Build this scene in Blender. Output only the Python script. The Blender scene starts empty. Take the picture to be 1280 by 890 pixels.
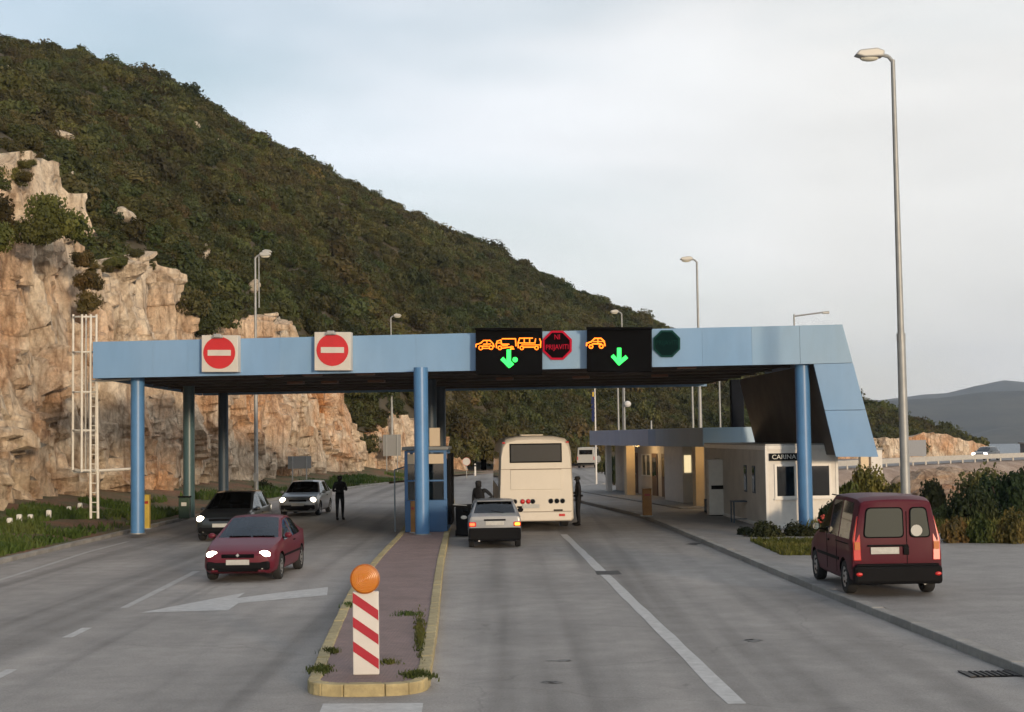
import bpy, bmesh, math, random
import numpy as np
from mathutils import Vector, Matrix, noise, kdtree
random.seed(7); rng = np.random.default_rng(7)
R = math.radians
scene = bpy.context.scene
COL = scene.collection

# ------------------------------------------------------------------ camera
CAM_H = 3.15; FPX = 1800.0; PITCH = math.atan(101/FPX); ROLL = 0.0145
_up = Vector((0, -math.sin(PITCH), math.cos(PITCH))); _fw = Vector((0, math.cos(PITCH), math.sin(PITCH))); _rt = Vector((1, 0, 0))
cam_right = _rt*math.cos(ROLL) - _up*math.sin(ROLL)
cam_up = _up*math.cos(ROLL) + _rt*math.sin(ROLL)
cd = bpy.data.cameras.new('camera'); cam = bpy.data.objects.new('camera', cd); COL.objects.link(cam)
cd.sensor_fit = 'HORIZONTAL'; cd.sensor_width = 36; cd.lens = 36*FPX/1280; cd.clip_start = .1; cd.clip_end = 20000
m = Matrix.Identity(4)
for i in range(3):
    m[i][0] = cam_right[i]; m[i][1] = cam_up[i]; m[i][2] = -_fw[i]
m[2][3] = CAM_H
cam.matrix_world = m
scene.camera = cam

# ------------------------------------------------------------------ sky and sun
SUN_EL, SUN_AZ = R(6.5), R(156)        # azimuth clockwise from the viewing direction: behind the camera, to the right
w = bpy.data.worlds.new('World'); scene.world = w; w.use_nodes = True
nt = w.node_tree; nt.nodes.clear()
def N(t, **kw):
    n = nt.nodes.new(t)
    for k, v in kw.items(): setattr(n, k, v)
    return n
out = N('ShaderNodeOutputWorld'); bg = N('ShaderNodeBackground'); bg.inputs['Strength'].default_value = 0.15
sky = N('ShaderNodeTexSky'); sky.sky_type = 'NISHITA'; sky.sun_disc = False; sky.sun_elevation = SUN_EL; sky.sun_rotation = SUN_AZ
sky.air_density = 1.1; sky.dust_density = 1.0; sky.ozone_density = 1.6
tc = N('ShaderNodeTexCoord'); mp = N('ShaderNodeMapping'); mp.inputs['Scale'].default_value = (1.0, 1.0, 3.6); mp.inputs['Rotation'].default_value = (0, R(-14), 0)
nz = N('ShaderNodeTexNoise'); nz.inputs['Scale'].default_value = 2.1; nz.inputs['Detail'].default_value = 4; nz.inputs['Roughness'].default_value = .45; nz.inputs['Distortion'].default_value = .5
sp = N('ShaderNodeSeparateXYZ')
nt.links.new(tc.outputs['Generated'], mp.inputs['Vector']); nt.links.new(mp.outputs['Vector'], nz.inputs['Vector']); nt.links.new(tc.outputs['Generated'], sp.inputs[0])
# veil of thin high cloud, thicker towards the horizon and towards the sea
ma = N('ShaderNodeMath', operation='MULTIPLY_ADD'); ma.inputs[1].default_value = .8; ma.inputs[2].default_value = .60
nt.links.new(sp.outputs['X'], ma.inputs[0])
mz = N('ShaderNodeMath', operation='MULTIPLY_ADD'); mz.inputs[1].default_value = -.30
nt.links.new(sp.outputs['Z'], mz.inputs[0]); nt.links.new(ma.outputs[0], mz.inputs[2])
mn = N('ShaderNodeMath', operation='MULTIPLY_ADD'); mn.inputs[1].default_value = 1.5; mn.use_clamp = True
sb = N('ShaderNodeMath', operation='SUBTRACT'); sb.inputs[1].default_value = .38
nt.links.new(nz.outputs['Fac'], sb.inputs[0]); nt.links.new(sb.outputs[0], mn.inputs[0]); nt.links.new(mz.outputs[0], mn.inputs[2])
mc = N('ShaderNodeMath', operation='MINIMUM'); mc.inputs[1].default_value = .93; nt.links.new(mn.outputs[0], mc.inputs[0])
cloud = N('ShaderNodeMixRGB'); cloud.inputs[1].default_value = (5.0, 5.6, 6.6, 1); cloud.inputs[2].default_value = (5.35, 5.25, 5.1, 1)
cx_ = N('ShaderNodeMapRange'); cx_.inputs['From Min'].default_value = -.45; cx_.inputs['From Max'].default_value = .22; nt.links.new(sp.outputs['X'], cx_.inputs['Value']); nt.links.new(cx_.outputs[0], cloud.inputs[0])
n2 = N('ShaderNodeTexNoise'); n2.inputs['Scale'].default_value = 3.4; n2.inputs['Detail'].default_value = 3
nt.links.new(mp.outputs['Vector'], n2.inputs['Vector'])
cr = N('ShaderNodeMapRange'); cr.inputs['From Min'].default_value = .35; cr.inputs['From Max'].default_value = .72; cr.inputs['To Min'].default_value = .96; cr.inputs['To Max'].default_value = 1.12
nt.links.new(n2.outputs['Fac'], cr.inputs['Value'])
vm = N('ShaderNodeVectorMath', operation='SCALE'); nt.links.new(cloud.outputs[0], vm.inputs[0]); nt.links.new(cr.outputs[0], vm.inputs['Scale'])
mx = N('ShaderNodeMixRGB'); nt.links.new(mc.outputs[0], mx.inputs[0]); nt.links.new(sky.outputs[0], mx.inputs[1]); nt.links.new(vm.outputs[0], mx.inputs[2])
nt.links.new(mx.outputs[0], bg.inputs['Color']); nt.links.new(bg.outputs[0], out.inputs['Surface'])
sl = bpy.data.lights.new('sun', 'SUN'); sl.energy = 2.1; sl.angle = R(5); sl.color = (1.0, .77, .52)
so = bpy.data.objects.new('sun', sl); COL.objects.link(so)
sd = Vector((math.sin(SUN_AZ)*math.cos(SUN_EL), math.cos(SUN_AZ)*math.cos(SUN_EL), math.sin(SUN_EL)))
so.rotation_euler = sd.to_track_quat('Z', 'Y').to_euler(); so.location = sd*300
vs = scene.view_settings; vs.view_transform = 'Standard'; vs.look = 'None'; vs.exposure = 0.3; vs.gamma = 1; vs.use_curve_mapping = False
scene.cycles.max_bounces = 4; scene.cycles.diffuse_bounces = 3; scene.cycles.glossy_bounces = 2; scene.cycles.transmission_bounces = 3; scene.cycles.volume_bounces = 0; scene.cycles.transparent_max_bounces = 8; scene.cycles.use_denoising = True; scene.cycles.use_adaptive_sampling = True; scene.cycles.adaptive_threshold = .03

# ------------------------------------------------------------------ measuring
def ray(px, py):
    dx, dy = px-640, py-445
    return cam_right*dx - cam_up*dy + _fw*FPX
def at(px, py, Y):
    d = ray(px, py); return Vector((0, 0, CAM_H)) + d*(Y/d.y)
def gp(px, py, z=0.0):
    d = ray(px, py); return Vector((0, 0, CAM_H)) + d*((z-CAM_H)/d.z)

# ------------------------------------------------------------------ materials
MATS = {}
def mat(name, col, rough=.6, metal=0.0, var=0.0, scale=4.0, bump=0.0, bscale=40.0, col2=None, emit=0.0, spec=.5, rnd=0.0, coat=0.0, coords='Object', detail=6):
    if name in MATS: return MATS[name]
    M = bpy.data.materials.new(name); M.use_nodes = True; t = M.node_tree; b = t.nodes['Principled BSDF']
    b.inputs['Base Color'].default_value = (*col, 1); b.inputs['Roughness'].default_value = rough; b.inputs['Metallic'].default_value = metal
    b.inputs['Specular IOR Level'].default_value = spec
    if coat: b.inputs['Coat Weight'].default_value = coat; b.inputs['Coat Roughness'].default_value = .08
    if emit:
        b.inputs['Emission Color'].default_value = (*col, 1); b.inputs['Emission Strength'].default_value = emit
    c = t.nodes.new('ShaderNodeTexCoord')
    last = None
    if var or col2:
        n = t.nodes.new('ShaderNodeTexNoise'); n.inputs['Scale'].default_value = scale; n.inputs['Detail'].default_value = detail; n.inputs['Roughness'].default_value = .6
        t.links.new(c.outputs[coords], n.inputs['Vector'])
        r = t.nodes.new('ShaderNodeMapRange'); r.inputs['From Min'].default_value = .3; r.inputs['From Max'].default_value = .7
        t.links.new(n.outputs['Fac'], r.inputs['Value'])
        mixn = t.nodes.new('ShaderNodeMixRGB')
        a, bcol = (tuple(x*(1-var) for x in col), tuple(min(1, x*(1+var)) for x in col)) if col2 is None else (col, col2)
        mixn.inputs[1].default_value = (*a, 1); mixn.inputs[2].default_value = (*bcol, 1)
        t.links.new(r.outputs[0], mixn.inputs[0]); last = mixn.outputs[0]
    if rnd:
        oi = t.nodes.new('ShaderNodeObjectInfo'); h = t.nodes.new('ShaderNodeHueSaturation')
        mr = t.nodes.new('ShaderNodeMapRange'); mr.inputs['To Min'].default_value = 1-rnd; mr.inputs['To Max'].default_value = 1+rnd
        t.links.new(oi.outputs['Random'], mr.inputs['Value']); t.links.new(mr.outputs[0], h.inputs['Value'])
        if last: t.links.new(last, h.inputs['Color'])
        else: h.inputs['Color'].default_value = (*col, 1)
        last = h.outputs[0]
    if last: t.links.new(last, b.inputs['Base Color'])
    if bump:
        n = t.nodes.new('ShaderNodeTexNoise'); n.inputs['Scale'].default_value = bscale; n.inputs['Detail'].default_value = 8
        t.links.new(c.outputs[coords], n.inputs['Vector'])
        bp = t.nodes.new('ShaderNodeBump'); bp.inputs['Strength'].default_value = bump; bp.inputs['Distance'].default_value = .05
        t.links.new(n.outputs['Fac'], bp.inputs['Height']); t.links.new(bp.outputs[0], b.inputs['Normal'])
    MATS[name] = M; return M
def nodes_of(name):
    M = bpy.data.materials.new(name); M.use_nodes = True; MATS[name] = M
    return M, M.node_tree, M.node_tree.nodes['Principled BSDF']
def ramp(t, src, stops):
    r = t.nodes.new('ShaderNodeValToRGB'); e = r.color_ramp.elements
    while len(e) > 1: e.remove(e[-1])
    e[0].position = stops[0][0]; e[0].color = (*stops[0][1], 1)
    for p, c in stops[1:]:
        q = e.new(p); q.color = (*c, 1)
    t.links.new(src, r.inputs['Fac']); return r.outputs['Color']
def tnoise(t, vec, scale, detail=6, rough=.6, dist=0.0):
    n = t.nodes.new('ShaderNodeTexNoise'); n.inputs['Scale'].default_value = scale; n.inputs['Detail'].default_value = detail
    n.inputs['Roughness'].default_value = rough; n.inputs['Distortion'].default_value = dist
    t.links.new(vec, n.inputs['Vector']); return n.outputs['Fac']
def tmap(t, vec, scale=(1, 1, 1), rot=(0, 0, 0)):
    n = t.nodes.new('ShaderNodeMapping'); n.inputs['Scale'].default_value = scale; n.inputs['Rotation'].default_value = rot
    t.links.new(vec, n.inputs['Vector']); return n.outputs[0]
def tmix(t, fac, a, b, mode='MIX'):
    n = t.nodes.new('ShaderNodeMixRGB'); n.blend_type = mode
    for s, v in ((0, fac), (1, a), (2, b)):
        if isinstance(v, (int, float)): n.inputs[s].default_value = v
        elif isinstance(v, tuple): n.inputs[s].default_value = (*v, 1)
        else: t.links.new(v, n.inputs[s])
    return n.outputs[0]
def tbump(t, b, h, strength, dist=.05):
    bp = t.nodes.new('ShaderNodeBump'); bp.inputs['Strength'].default_value = strength; bp.inputs['Distance'].default_value = dist
    t.links.new(h, bp.inputs['Height']); t.links.new(bp.outputs[0], b.inputs['Normal'])

def make_asphalt(name, base, streak):
    M, t, b = nodes_of(name); g = t.nodes.new('ShaderNodeNewGeometry').outputs['Position']
    big = tnoise(t, g, .18, 5); fine = tnoise(t, g, 30, 6, .8); mid = tnoise(t, g, 1.6, 6, .65)
    c = ramp(t, big, [(.3, tuple(x*.80 for x in base)), (.7, tuple(x*1.15 for x in base))])
    c = tmix(t, .55, c, ramp(t, mid, [(.32, (.72, .71, .70)), (.68, (1.18, 1.17, 1.16))]), 'MULTIPLY')
    c = tmix(t, .8, c, ramp(t, fine, [(.3, (.6, .6, .6)), (.7, (1.35, 1.35, 1.35))]), 'MULTIPLY')
    if streak:                               # rubber and oil worn along the lanes
        v = tmap(t, g, (1.0, .025, 1), (0, 0, R(-2.1)))
        s = tnoise(t, v, .85, 3, .5, .25)
        c = tmix(t, .9, c, ramp(t, s, [(.36, (.58, .575, .57)), (.5, (.96, .96, .96)), (.66, (1.16, 1.15, 1.14))]), 'MULTIPLY')
        s2 = tnoise(t, tmap(t, g, (.55, .3, 1)), 1.2, 4, .7)
        c = tmix(t, .8, c, ramp(t, s2, [(.24, (.42, .42, .42)), (.33, (1, 1, 1))]), 'MULTIPLY')
        vo = t.nodes.new('ShaderNodeTexVoronoi'); vo.feature = 'DISTANCE_TO_EDGE'; vo.inputs['Scale'].default_value = .16
        dv = t.nodes.new('ShaderNodeVectorMath'); dv.operation = 'ADD'
        nn = t.nodes.new('ShaderNodeTexNoise'); nn.inputs['Scale'].default_value = .8; nn.inputs['Detail'].default_value = 5
        t.links.new(g, nn.inputs['Vector']); t.links.new(g, dv.inputs[0]); t.links.new(nn.outputs['Color'], dv.inputs[1]); t.links.new(dv.outputs[0], vo.inputs['Vector'])
        c = tmix(t, .35, c, ramp(t, vo.outputs['Distance'], [(.0, (.45, .45, .45)), (.003, (1, 1, 1))]), 'MULTIPLY')
    t.links.new(c, b.inputs['Base Color']); b.inputs['Roughness'].default_value = .72; b.inputs['Specular IOR Level'].default_value = .35
    tbump(t, b, fine, .35, .01); return M
ASPH = make_asphalt('asphalt', (.300, .282, .265), True)
PAVE = make_asphalt('pavement_concrete', (.278, .262, .247), False)

def make_rock(name, tint=(1, 1, 1), orange=.5):
    M, t, b = nodes_of(name); g = t.nodes.new('ShaderNodeNewGeometry').outputs['Position']
    a = tnoise(t, tmap(t, g, (1, 1, .55)), .16, 5, .6, .8); m_ = tnoise(t, g, .9, 8, .7, .4); f = tnoise(t, g, 7, 8, .75)
    base = ramp(t, m_, [(.28, (.33, .265, .22)), (.42, (.53, .455, .38)), (.55, (.68, .62, .545)), (.72, (.78, .745, .68))])
    rust = ramp(t, f, [(.3, (.26, .10, .04)), (.5, (.52, .25, .10)), (.7, (.66, .42, .23))])
    fac = ramp(t, a, [(.54-.2*orange, (0, 0, 0)), (.70-.16*orange, (.9, .9, .9))])
    c = tmix(t, fac, base, rust)
    zz = t.nodes.new('ShaderNodeSeparateXYZ'); t.links.new(g, zz.inputs[0]); zr = t.nodes.new('ShaderNodeMapRange'); zr.inputs['From Min'].default_value = 7.0; zr.inputs['From Max'].default_value = 12.5; zr.inputs['To Max'].default_value = .6
    t.links.new(zz.outputs['Z'], zr.inputs['Value']); c = tmix(t, zr.outputs[0], c, (.78, .73, .65))       # old bleached rock above the fresh cut
    v2 = t.nodes.new('ShaderNodeTexVoronoi'); v2.feature = 'DISTANCE_TO_EDGE'; v2.inputs['Scale'].default_value = 1.0; t.links.new(tmap(t, g, (.8, .55, .16), (.15, .1, 0)), v2.inputs['Vector'])
    c = tmix(t, .5, c, ramp(t, v2.outputs['Distance'], [(0, (.30, .22, .17)), (.06, (1, 1, 1))]), 'MULTIPLY')
    st = tnoise(t, tmap(t, g, (1.3, 1.3, .12)), 1.0, 5, .6)           # dark water streaks running down
    c = tmix(t, .55, c, ramp(t, st, [(.3, (.5, .45, .40)), (.46, (1, 1, 1))]), 'MULTIPLY')
    vo = t.nodes.new('ShaderNodeTexVoronoi'); vo.feature = 'DISTANCE_TO_EDGE'; vo.inputs['Scale'].default_value = .9
    t.links.new(tmap(t, g, (1, 1, .6)), vo.inputs['Vector'])
    c = tmix(t, .3, c, ramp(t, vo.outputs['Distance'], [(0, (.35, .28, .22)), (.05, (1, 1, 1))]), 'MULTIPLY')
    f2 = tnoise(t, tmap(t, g, (1, 1, .45)), 2.6, 8, .72, .6)
    c = tmix(t, .75, c, ramp(t, f2, [(.32, (.40, .31, .25)), (.45, (.95, .92, .88)), (.64, (1.28, 1.25, 1.2))]), 'MULTIPLY')
    c = tmix(t, .6, c, ramp(t, f, [(.25, (.62, .58, .55)), (.6, (1.12, 1.12, 1.1))]), 'MULTIPLY')
    c = tmix(t, 1, c, tint, 'MULTIPLY')
    t.links.new(c, b.inputs['Base Color']); b.inputs['Roughness'].default_value = .92; b.inputs['Specular IOR Level'].default_value = .15
    tbump(t, b, f2, 1.0, .45); return M
ROCK = make_rock('limestone', (1.16, 1.09, 1.0), .20)
ROCKPALE = make_rock('pale_limestone', (1.0, .97, .92), -.3)

def make_leaf(name, cols, scale=.7, rnd=.25):
    M, t, b = nodes_of(name); tc_ = t.nodes.new('ShaderNodeTexCoord')
    n = tnoise(t, tc_.outputs['Object'], scale, 3, .6)
    k = len(cols)
    c = ramp(t, n, [(.32+.36*i/(k-1), cc) for i, cc in enumerate(cols)])
    oi = t.nodes.new('ShaderNodeObjectInfo')
    pn = tnoise(t, oi.outputs['Location'], .045, 3, .6)      # drifts of different growth over the slope
    c = tmix(t, 1.0, c, ramp(t, pn, [(.34, (.66, .78, .64)), (.5, (1, 1, 1)), (.66, (1.16, 1.08, .86))]), 'MULTIPLY'); h = t.nodes.new('ShaderNodeHueSaturation')
    mr = t.nodes.new('ShaderNodeMapRange'); mr.inputs['To Min'].default_value = 1-rnd; mr.inputs['To Max'].default_value = 1+rnd*1.3
    mh = t.nodes.new('ShaderNodeMapRange'); mh.inputs['To Min'].default_value = .45; mh.inputs['To Max'].default_value = .545
    t.links.new(oi.outputs['Random'], mr.inputs['Value']); t.links.new(mr.outputs[0], h.inputs['Value'])
    wn = t.nodes.new('ShaderNodeTexWhiteNoise'); wn.noise_dimensions = '1D'; t.links.new(oi.outputs['Random'], wn.inputs['W'])
    t.links.new(wn.outputs['Value'], mh.inputs['Value']); t.links.new(mh.outputs[0], h.inputs['Hue']); t.links.new(c, h.inputs['Color'])
    t.links.new(h.outputs[0], b.inputs['Base Color']); b.inputs['Roughness'].default_value = .7; b.inputs['Specular IOR Level'].default_value = .2
    tr = t.nodes.new('ShaderNodeBsdfTranslucent'); t.links.new(h.outputs[0], tr.inputs['Color'])
    ms = t.nodes.new('ShaderNodeMixShader'); ms.inputs[0].default_value = .2
    t.links.new(b.outputs[0], ms.inputs[1]); t.links.new(tr.outputs[0], ms.inputs[2]); t.links.new(ms.outputs[0], t.nodes['Material Output'].inputs['Surface'])
    return M
LEAF_SCRUB = make_leaf('scrub_leaves', [(.042, .048, .018), (.074, .074, .026), (.110, .098, .036)], .5, .40)
LEAF_DARK = make_leaf('dark_leaves', [(.012, .020, .009), (.026, .036, .014), (.045, .050, .018)], 1.2, .15)
LEAF_GREEN = make_leaf('green_leaves', [(.030, .050, .014), (.06, .085, .022), (.10, .11, .03)], 1.6, .15)
LEAF_GOLD = make_leaf('dry_leaves', [(.06, .06, .02), (.13, .105, .03), (.20, .14, .04)], 1.4, .15)
LEAF_GRASS = make_leaf('grass_blades', [(.035, .055, .012), (.07, .10, .02), (.12, .13, .035)], .5, .1)

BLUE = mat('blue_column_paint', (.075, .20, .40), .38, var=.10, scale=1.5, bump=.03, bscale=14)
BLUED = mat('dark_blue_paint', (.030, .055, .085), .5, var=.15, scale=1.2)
def make_fascia(name, c0, c1):
    M, t, b = nodes_of(name); g = t.nodes.new('ShaderNodeNewGeometry').outputs['Position']
    n = tnoise(t, g, .35, 3, .5, .3); f = tnoise(t, tmap(t, g, (1.6, 1.6, .35)), 1.2, 6, .65)
    c = ramp(t, n, [(.35, c0), (.65, c1)])
    c = tmix(t, .3, c, ramp(t, f, [(.3, (.78, .76, .74)), (.6, (1.05, 1.05, 1.05))]), 'MULTIPLY')
    t.links.new(c, b.inputs['Base Color']); b.inputs['Roughness'].default_value = .45; return M
FASC = [make_fascia('sky_blue_panel', (.175, .325, .53), (.21, .355, .55)), make_fascia('mid_blue_panel', (.165, .315, .53), (.20, .345, .55)),
        make_fascia('faded_blue_panel', (.215, .36, .53), (.27, .40, .54)), make_fascia('deep_blue_panel', (.15, .30, .53), (.185, .335, .55)),
        make_fascia('bleached_panel', (.27, .385, .50), (.33, .42, .51))]
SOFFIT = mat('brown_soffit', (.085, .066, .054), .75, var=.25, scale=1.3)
WHITE = mat('white_paint', (.68, .665, .635), .45, var=.07, scale=3)
WALLW = mat('white_wall', (.68, .65, .605), .6, var=.10, scale=2.2)
CREAMW = mat('cream_pillar_paint', (.66, .52, .34), .6, var=.08, scale=2)
MARK = mat('worn_road_paint', (.36, .352, .34), .6, col2=(.54, .53, .515), scale=6, coords='Object', detail=9)
MARKF = mat('faint_road_paint', (.30, .29, .278), .65, col2=(.44, .43, .415), scale=3.5, detail=9)
BLACK = mat('black_plastic', (.005, .005, .006), .7, spec=.12)
BLACKM = mat('matt_black', (.004, .004, .005), .9, spec=.1)
RUBBER = mat('tyre_rubber', (.016, .016, .017), .85)
CHROME = mat('alloy', (.55, .55, .56), .35, metal=.8)
GALV = mat('galvanised_steel', (.30, .31, .31), .5, metal=.35, var=.12, scale=3)
YEL = mat('kerb_yellow', (.37, .30, .155), .75, var=.30, scale=5, rnd=.14, bump=.2, bscale=20)
KERB = mat('concrete_kerb', (.27, .255, .235), .85, var=.18, scale=4, rnd=.12, bump=.25, bscale=25)
PINKPAV = None
def make_pavers():
    M, t, b = nodes_of('pink_pavers'); g = t.nodes.new('ShaderNodeNewGeometry').outputs['Position']
    br = t.nodes.new('ShaderNodeTexBrick'); br.inputs['Scale'].default_value = 5; br.inputs['Color1'].default_value = (.27, .185, .17, 1); br.inputs['Color2'].default_value = (.22, .155, .145, 1)
    br.inputs['Mortar'].default_value = (.12, .095, .085, 1); br.inputs['Mortar Size'].default_value = .018
    t.links.new(tmap(t, g, (1, 1, 1), (0, 0, R(2))), br.inputs['Vector'])
    n = tnoise(t, g, 1.4, 6, .7)
    c = tmix(t, .6, br.outputs['Color'], ramp(t, n, [(.3, (.62, .62, .60)), (.65, (1.12, 1.1, 1.1))]), 'MULTIPLY')
    t.links.new(c, b.inputs['Base Color']); b.inputs['Roughness'].default_value = .85; tbump(t, b, br.outputs['Fac'], -.3, .01); return M
PAVERS = make_pavers()
ORANGE_LENS = None
def glass_mat(name, tint, rough=.04):
    M, t, b = nodes_of(name)
    tr = t.nodes.new('ShaderNodeBsdfTransparent'); tr.inputs[0].default_value = (*tint, 1)
    gl = t.nodes.new('ShaderNodeBsdfGlossy'); gl.inputs['Roughness'].default_value = rough; gl.inputs[0].default_value = (.8, .85, .9, 1)
    lw = t.nodes.new('ShaderNodeFresnel'); lw.inputs[0].default_value = 1.85
    ms = t.nodes.new('ShaderNodeMixShader'); t.links.new(lw.outputs[0], ms.inputs[0]); t.links.new(tr.outputs[0], ms.inputs[1]); t.links.new(gl.outputs[0], ms.inputs[2])
    t.links.new(ms.outputs[0], t.nodes['Material Output'].inputs['Surface']); return M
GLASS = glass_mat('tinted_glass', (.34, .38, .36)); GLASSD = glass_mat('dark_glass', (.12, .13, .13))
HEAD = mat('headlight_glow', (1.0, .90, .70), .3, emit=9.0)
TAILON = mat('brake_light_glow', (1.0, .10, .03), .3, emit=2.5)
TAILOR = mat('indicator_glow', (1.0, .22, .02), .3, emit=5.0)
TAIL = mat('red_lens', (.50, .010, .008), .3, coat=.2)
LEDO = mat('orange_led', (1.0, .22, .01), .4, emit=1.7)
LEDG = mat('green_led', (.03, 1.0, .12), .4, emit=1.3)
LEDR = mat('dim_red_led', (.42, .008, .03), .8, emit=.12, spec=.1)
WARML = mat('lit_window', (1.0, .80, .45), .4, emit=.75)
PLATE = mat('number_plate', (.42, .42, .40), .5, var=.12, scale=16)
SEAT = mat('dark_upholstery', (.022, .022, .024), .9)

# ------------------------------------------------------------------ helpers
def tag(o, label=None, cat=None, group=None, kind=None):
    if label: o['label'] = label
    if cat: o['category'] = cat
    if group: o['group'] = group
    if kind: o['kind'] = kind
    return o
def empty(name, loc, rz=0.0):
    o = bpy.data.objects.new(name, None); COL.objects.link(o); o.location = loc; o.rotation_euler = (0, 0, rz); o.empty_display_size = .2
    return o
def link(name, me, parent=None, loc=None, rot=None):
    o = bpy.data.objects.new(name, me); COL.objects.link(o)
    if parent: o.parent = parent
    if loc is not None: o.location = loc
    if rot is not None: o.rotation_euler = rot
    return o
def smooth(me, ang=40):
    bm = bmesh.new(); bm.from_mesh(me)
    for f in bm.faces: f.smooth = True
    for e in bm.edges:
        if len(e.link_faces) == 2 and e.calc_face_angle(0) > R(ang): e.smooth = False
    bm.to_mesh(me); bm.free()
class MB:
    def __init__(s): s.v = []; s.f = []
    def add(s, vs_, fs):
        o = len(s.v); s.v += [tuple(x) for x in vs_]; s.f += [tuple(i+o for i in f) for f in fs]; return s
    def box(s, c, size, rz=0.0, M=None):
        hx, hy, hz = (x/2 for x in size); P = []
        for z in (-hz, hz):
            for x, y in ((-hx, -hy), (hx, -hy), (hx, hy), (-hx, hy)): P.append(Vector((x, y, z)))
        if M is None: M = Matrix.Rotation(rz, 3, 'Z')
        P = [M @ p + Vector(c) for p in P]
        return s.add(P, [(0, 3, 2, 1), (4, 5, 6, 7), (0, 1, 5, 4), (1, 2, 6, 5), (2, 3, 7, 6), (3, 0, 4, 7)])
    def cyl(s, p0, p1, r0, r1=None, n=12, caps=True):
        p0, p1 = Vector(p0), Vector(p1); r1 = r0 if r1 is None else r1
        q = (p1-p0).to_track_quat('Z', 'Y'); A = q @ Vector((1, 0, 0)); B = q @ Vector((0, 1, 0)); P = []
        for p, r in ((p0, r0), (p1, r1)):
            for i in range(n):
                a = 2*math.pi*i/n; P.append(p + A*(r*math.cos(a)) + B*(r*math.sin(a)))
        F = [(i, (i+1) % n, n+(i+1) % n, n+i) for i in range(n)]
        if caps: F += [tuple(range(n-1, -1, -1)), tuple(range(n, 2*n))]
        return s.add(P, F)
    def tube(s, pts, r, n=8):
        for a, b in zip(pts, pts[1:]): s.cyl(a, b, r, n=n)
        return s
    def prism(s, poly, d):                      # planar polygon (3D points) extruded along d
        n = len(poly); d = Vector(d); P = [Vector(p) for p in poly]; P = P + [p+d for p in P]
        return s.add(P, [tuple(range(n-1, -1, -1)), tuple(range(n, 2*n))] + [(i, (i+1) % n, n+(i+1) % n, n+i) for i in range(n)])
    def ell(s, c, r, n=14, mm=8):
        P = []; F = []
        for j in range(mm+1):
            t = math.pi*j/mm
            for i in range(n):
                a = 2*math.pi*i/n; P.append((c[0]+r[0]*math.sin(t)*math.cos(a), c[1]+r[1]*math.sin(t)*math.sin(a), c[2]+r[2]*math.cos(t)))
        for j in range(mm):
            for i in range(n): F.append((j*n+i, (j+1)*n+i, (j+1)*n+(i+1) % n, j*n+(i+1) % n))
        return s.add(P, F)
    def lathe(s, prof, c=(0, 0, 0), axis='Z', n=24):
        P = []; F = []
        for r, h in prof:
            for i in range(n):
                a = 2*math.pi*i/n; x, y, z = r*math.cos(a), r*math.sin(a), h
                if axis == 'X': x, y, z = z, x, y
                if axis == 'Y': x, y, z = x, -z, y
                P.append((c[0]+x, c[1]+y, c[2]+z))
        for j in range(len(prof)-1):
            for i in range(n): F.append((j*n+i, j*n+(i+1) % n, (j+1)*n+(i+1) % n, (j+1)*n+i))
        return s.add(P, F)
    def mesh(s, name):
        me = bpy.data.meshes.new(name); me.from_pydata(s.v, [], s.f); me.validate()
        bm = bmesh.new(); bm.from_mesh(me); bmesh.ops.recalc_face_normals(bm, faces=bm.faces); bm.to_mesh(me); bm.free()
        return me
    def build(s, name, M, parent=None, loc=None, rot=None, sm=None, bevel=0.0, seg=2):
        me = s.mesh(name); me.materials.append(M)
        if bevel:
            bm = bmesh.new(); bm.from_mesh(me)
            bmesh.ops.bevel(bm, geom=[e for e in bm.edges if e.calc_face_angle(0) > R(35)], offset=bevel, segments=seg, profile=.5, affect='EDGES', clamp_overlap=True)
            bm.to_mesh(me); bm.free()
        if sm or bevel: smooth(me, sm or 15)
        return link(name, me, parent, loc, rot)
def raw(name, V, F, M, parent=None, sm=False):
    me = bpy.data.meshes.new(name); me.from_pydata(V, [], F); me.materials.append(M)
    if sm: me.polygons.foreach_set('use_smooth', [True]*len(me.polygons))
    me.update(); return link(name, me, parent)
def copy_tree(o, parent=None):
    c = o.copy(); COL.objects.link(c); c.parent = parent
    for ch in [x for x in bpy.data.objects if x.parent == o]: copy_tree(ch, c)
    return c
def spline(pts, n):
    P = np.array(pts, float); d = np.r_[0, np.cumsum(np.linalg.norm(np.diff(P, axis=0), axis=1))]
    t = np.linspace(0, d[-1], n)
    L = np.c_[tuple(np.interp(t, d, P[:, k]) for k in range(P.shape[1]))]
    return L
def smooth_line(pts, n, it=12):
    L = spline(pts, n)
    for _ in range(it): L[1:-1] = .25*L[:-2]+.5*L[1:-1]+.25*L[2:]
    return L
def sheet(name, poly, z, M, parent=None):       # flat polygon with triangulated fill
    bm = bmesh.new(); vs_ = [bm.verts.new((p[0], p[1], z)) for p in poly]; f = bm.faces.new(vs_)
    if f.normal.z < 0: f.normal_flip()
    bmesh.ops.triangulate(bm, faces=bm.faces)
    for f in bm.faces:
        f.normal_update()
        if f.normal.z < 0: f.normal_flip()
    me = bpy.data.meshes.new(name); bm.to_mesh(me); bm.free(); me.materials.append(M)
    return link(name, me, parent)

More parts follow.
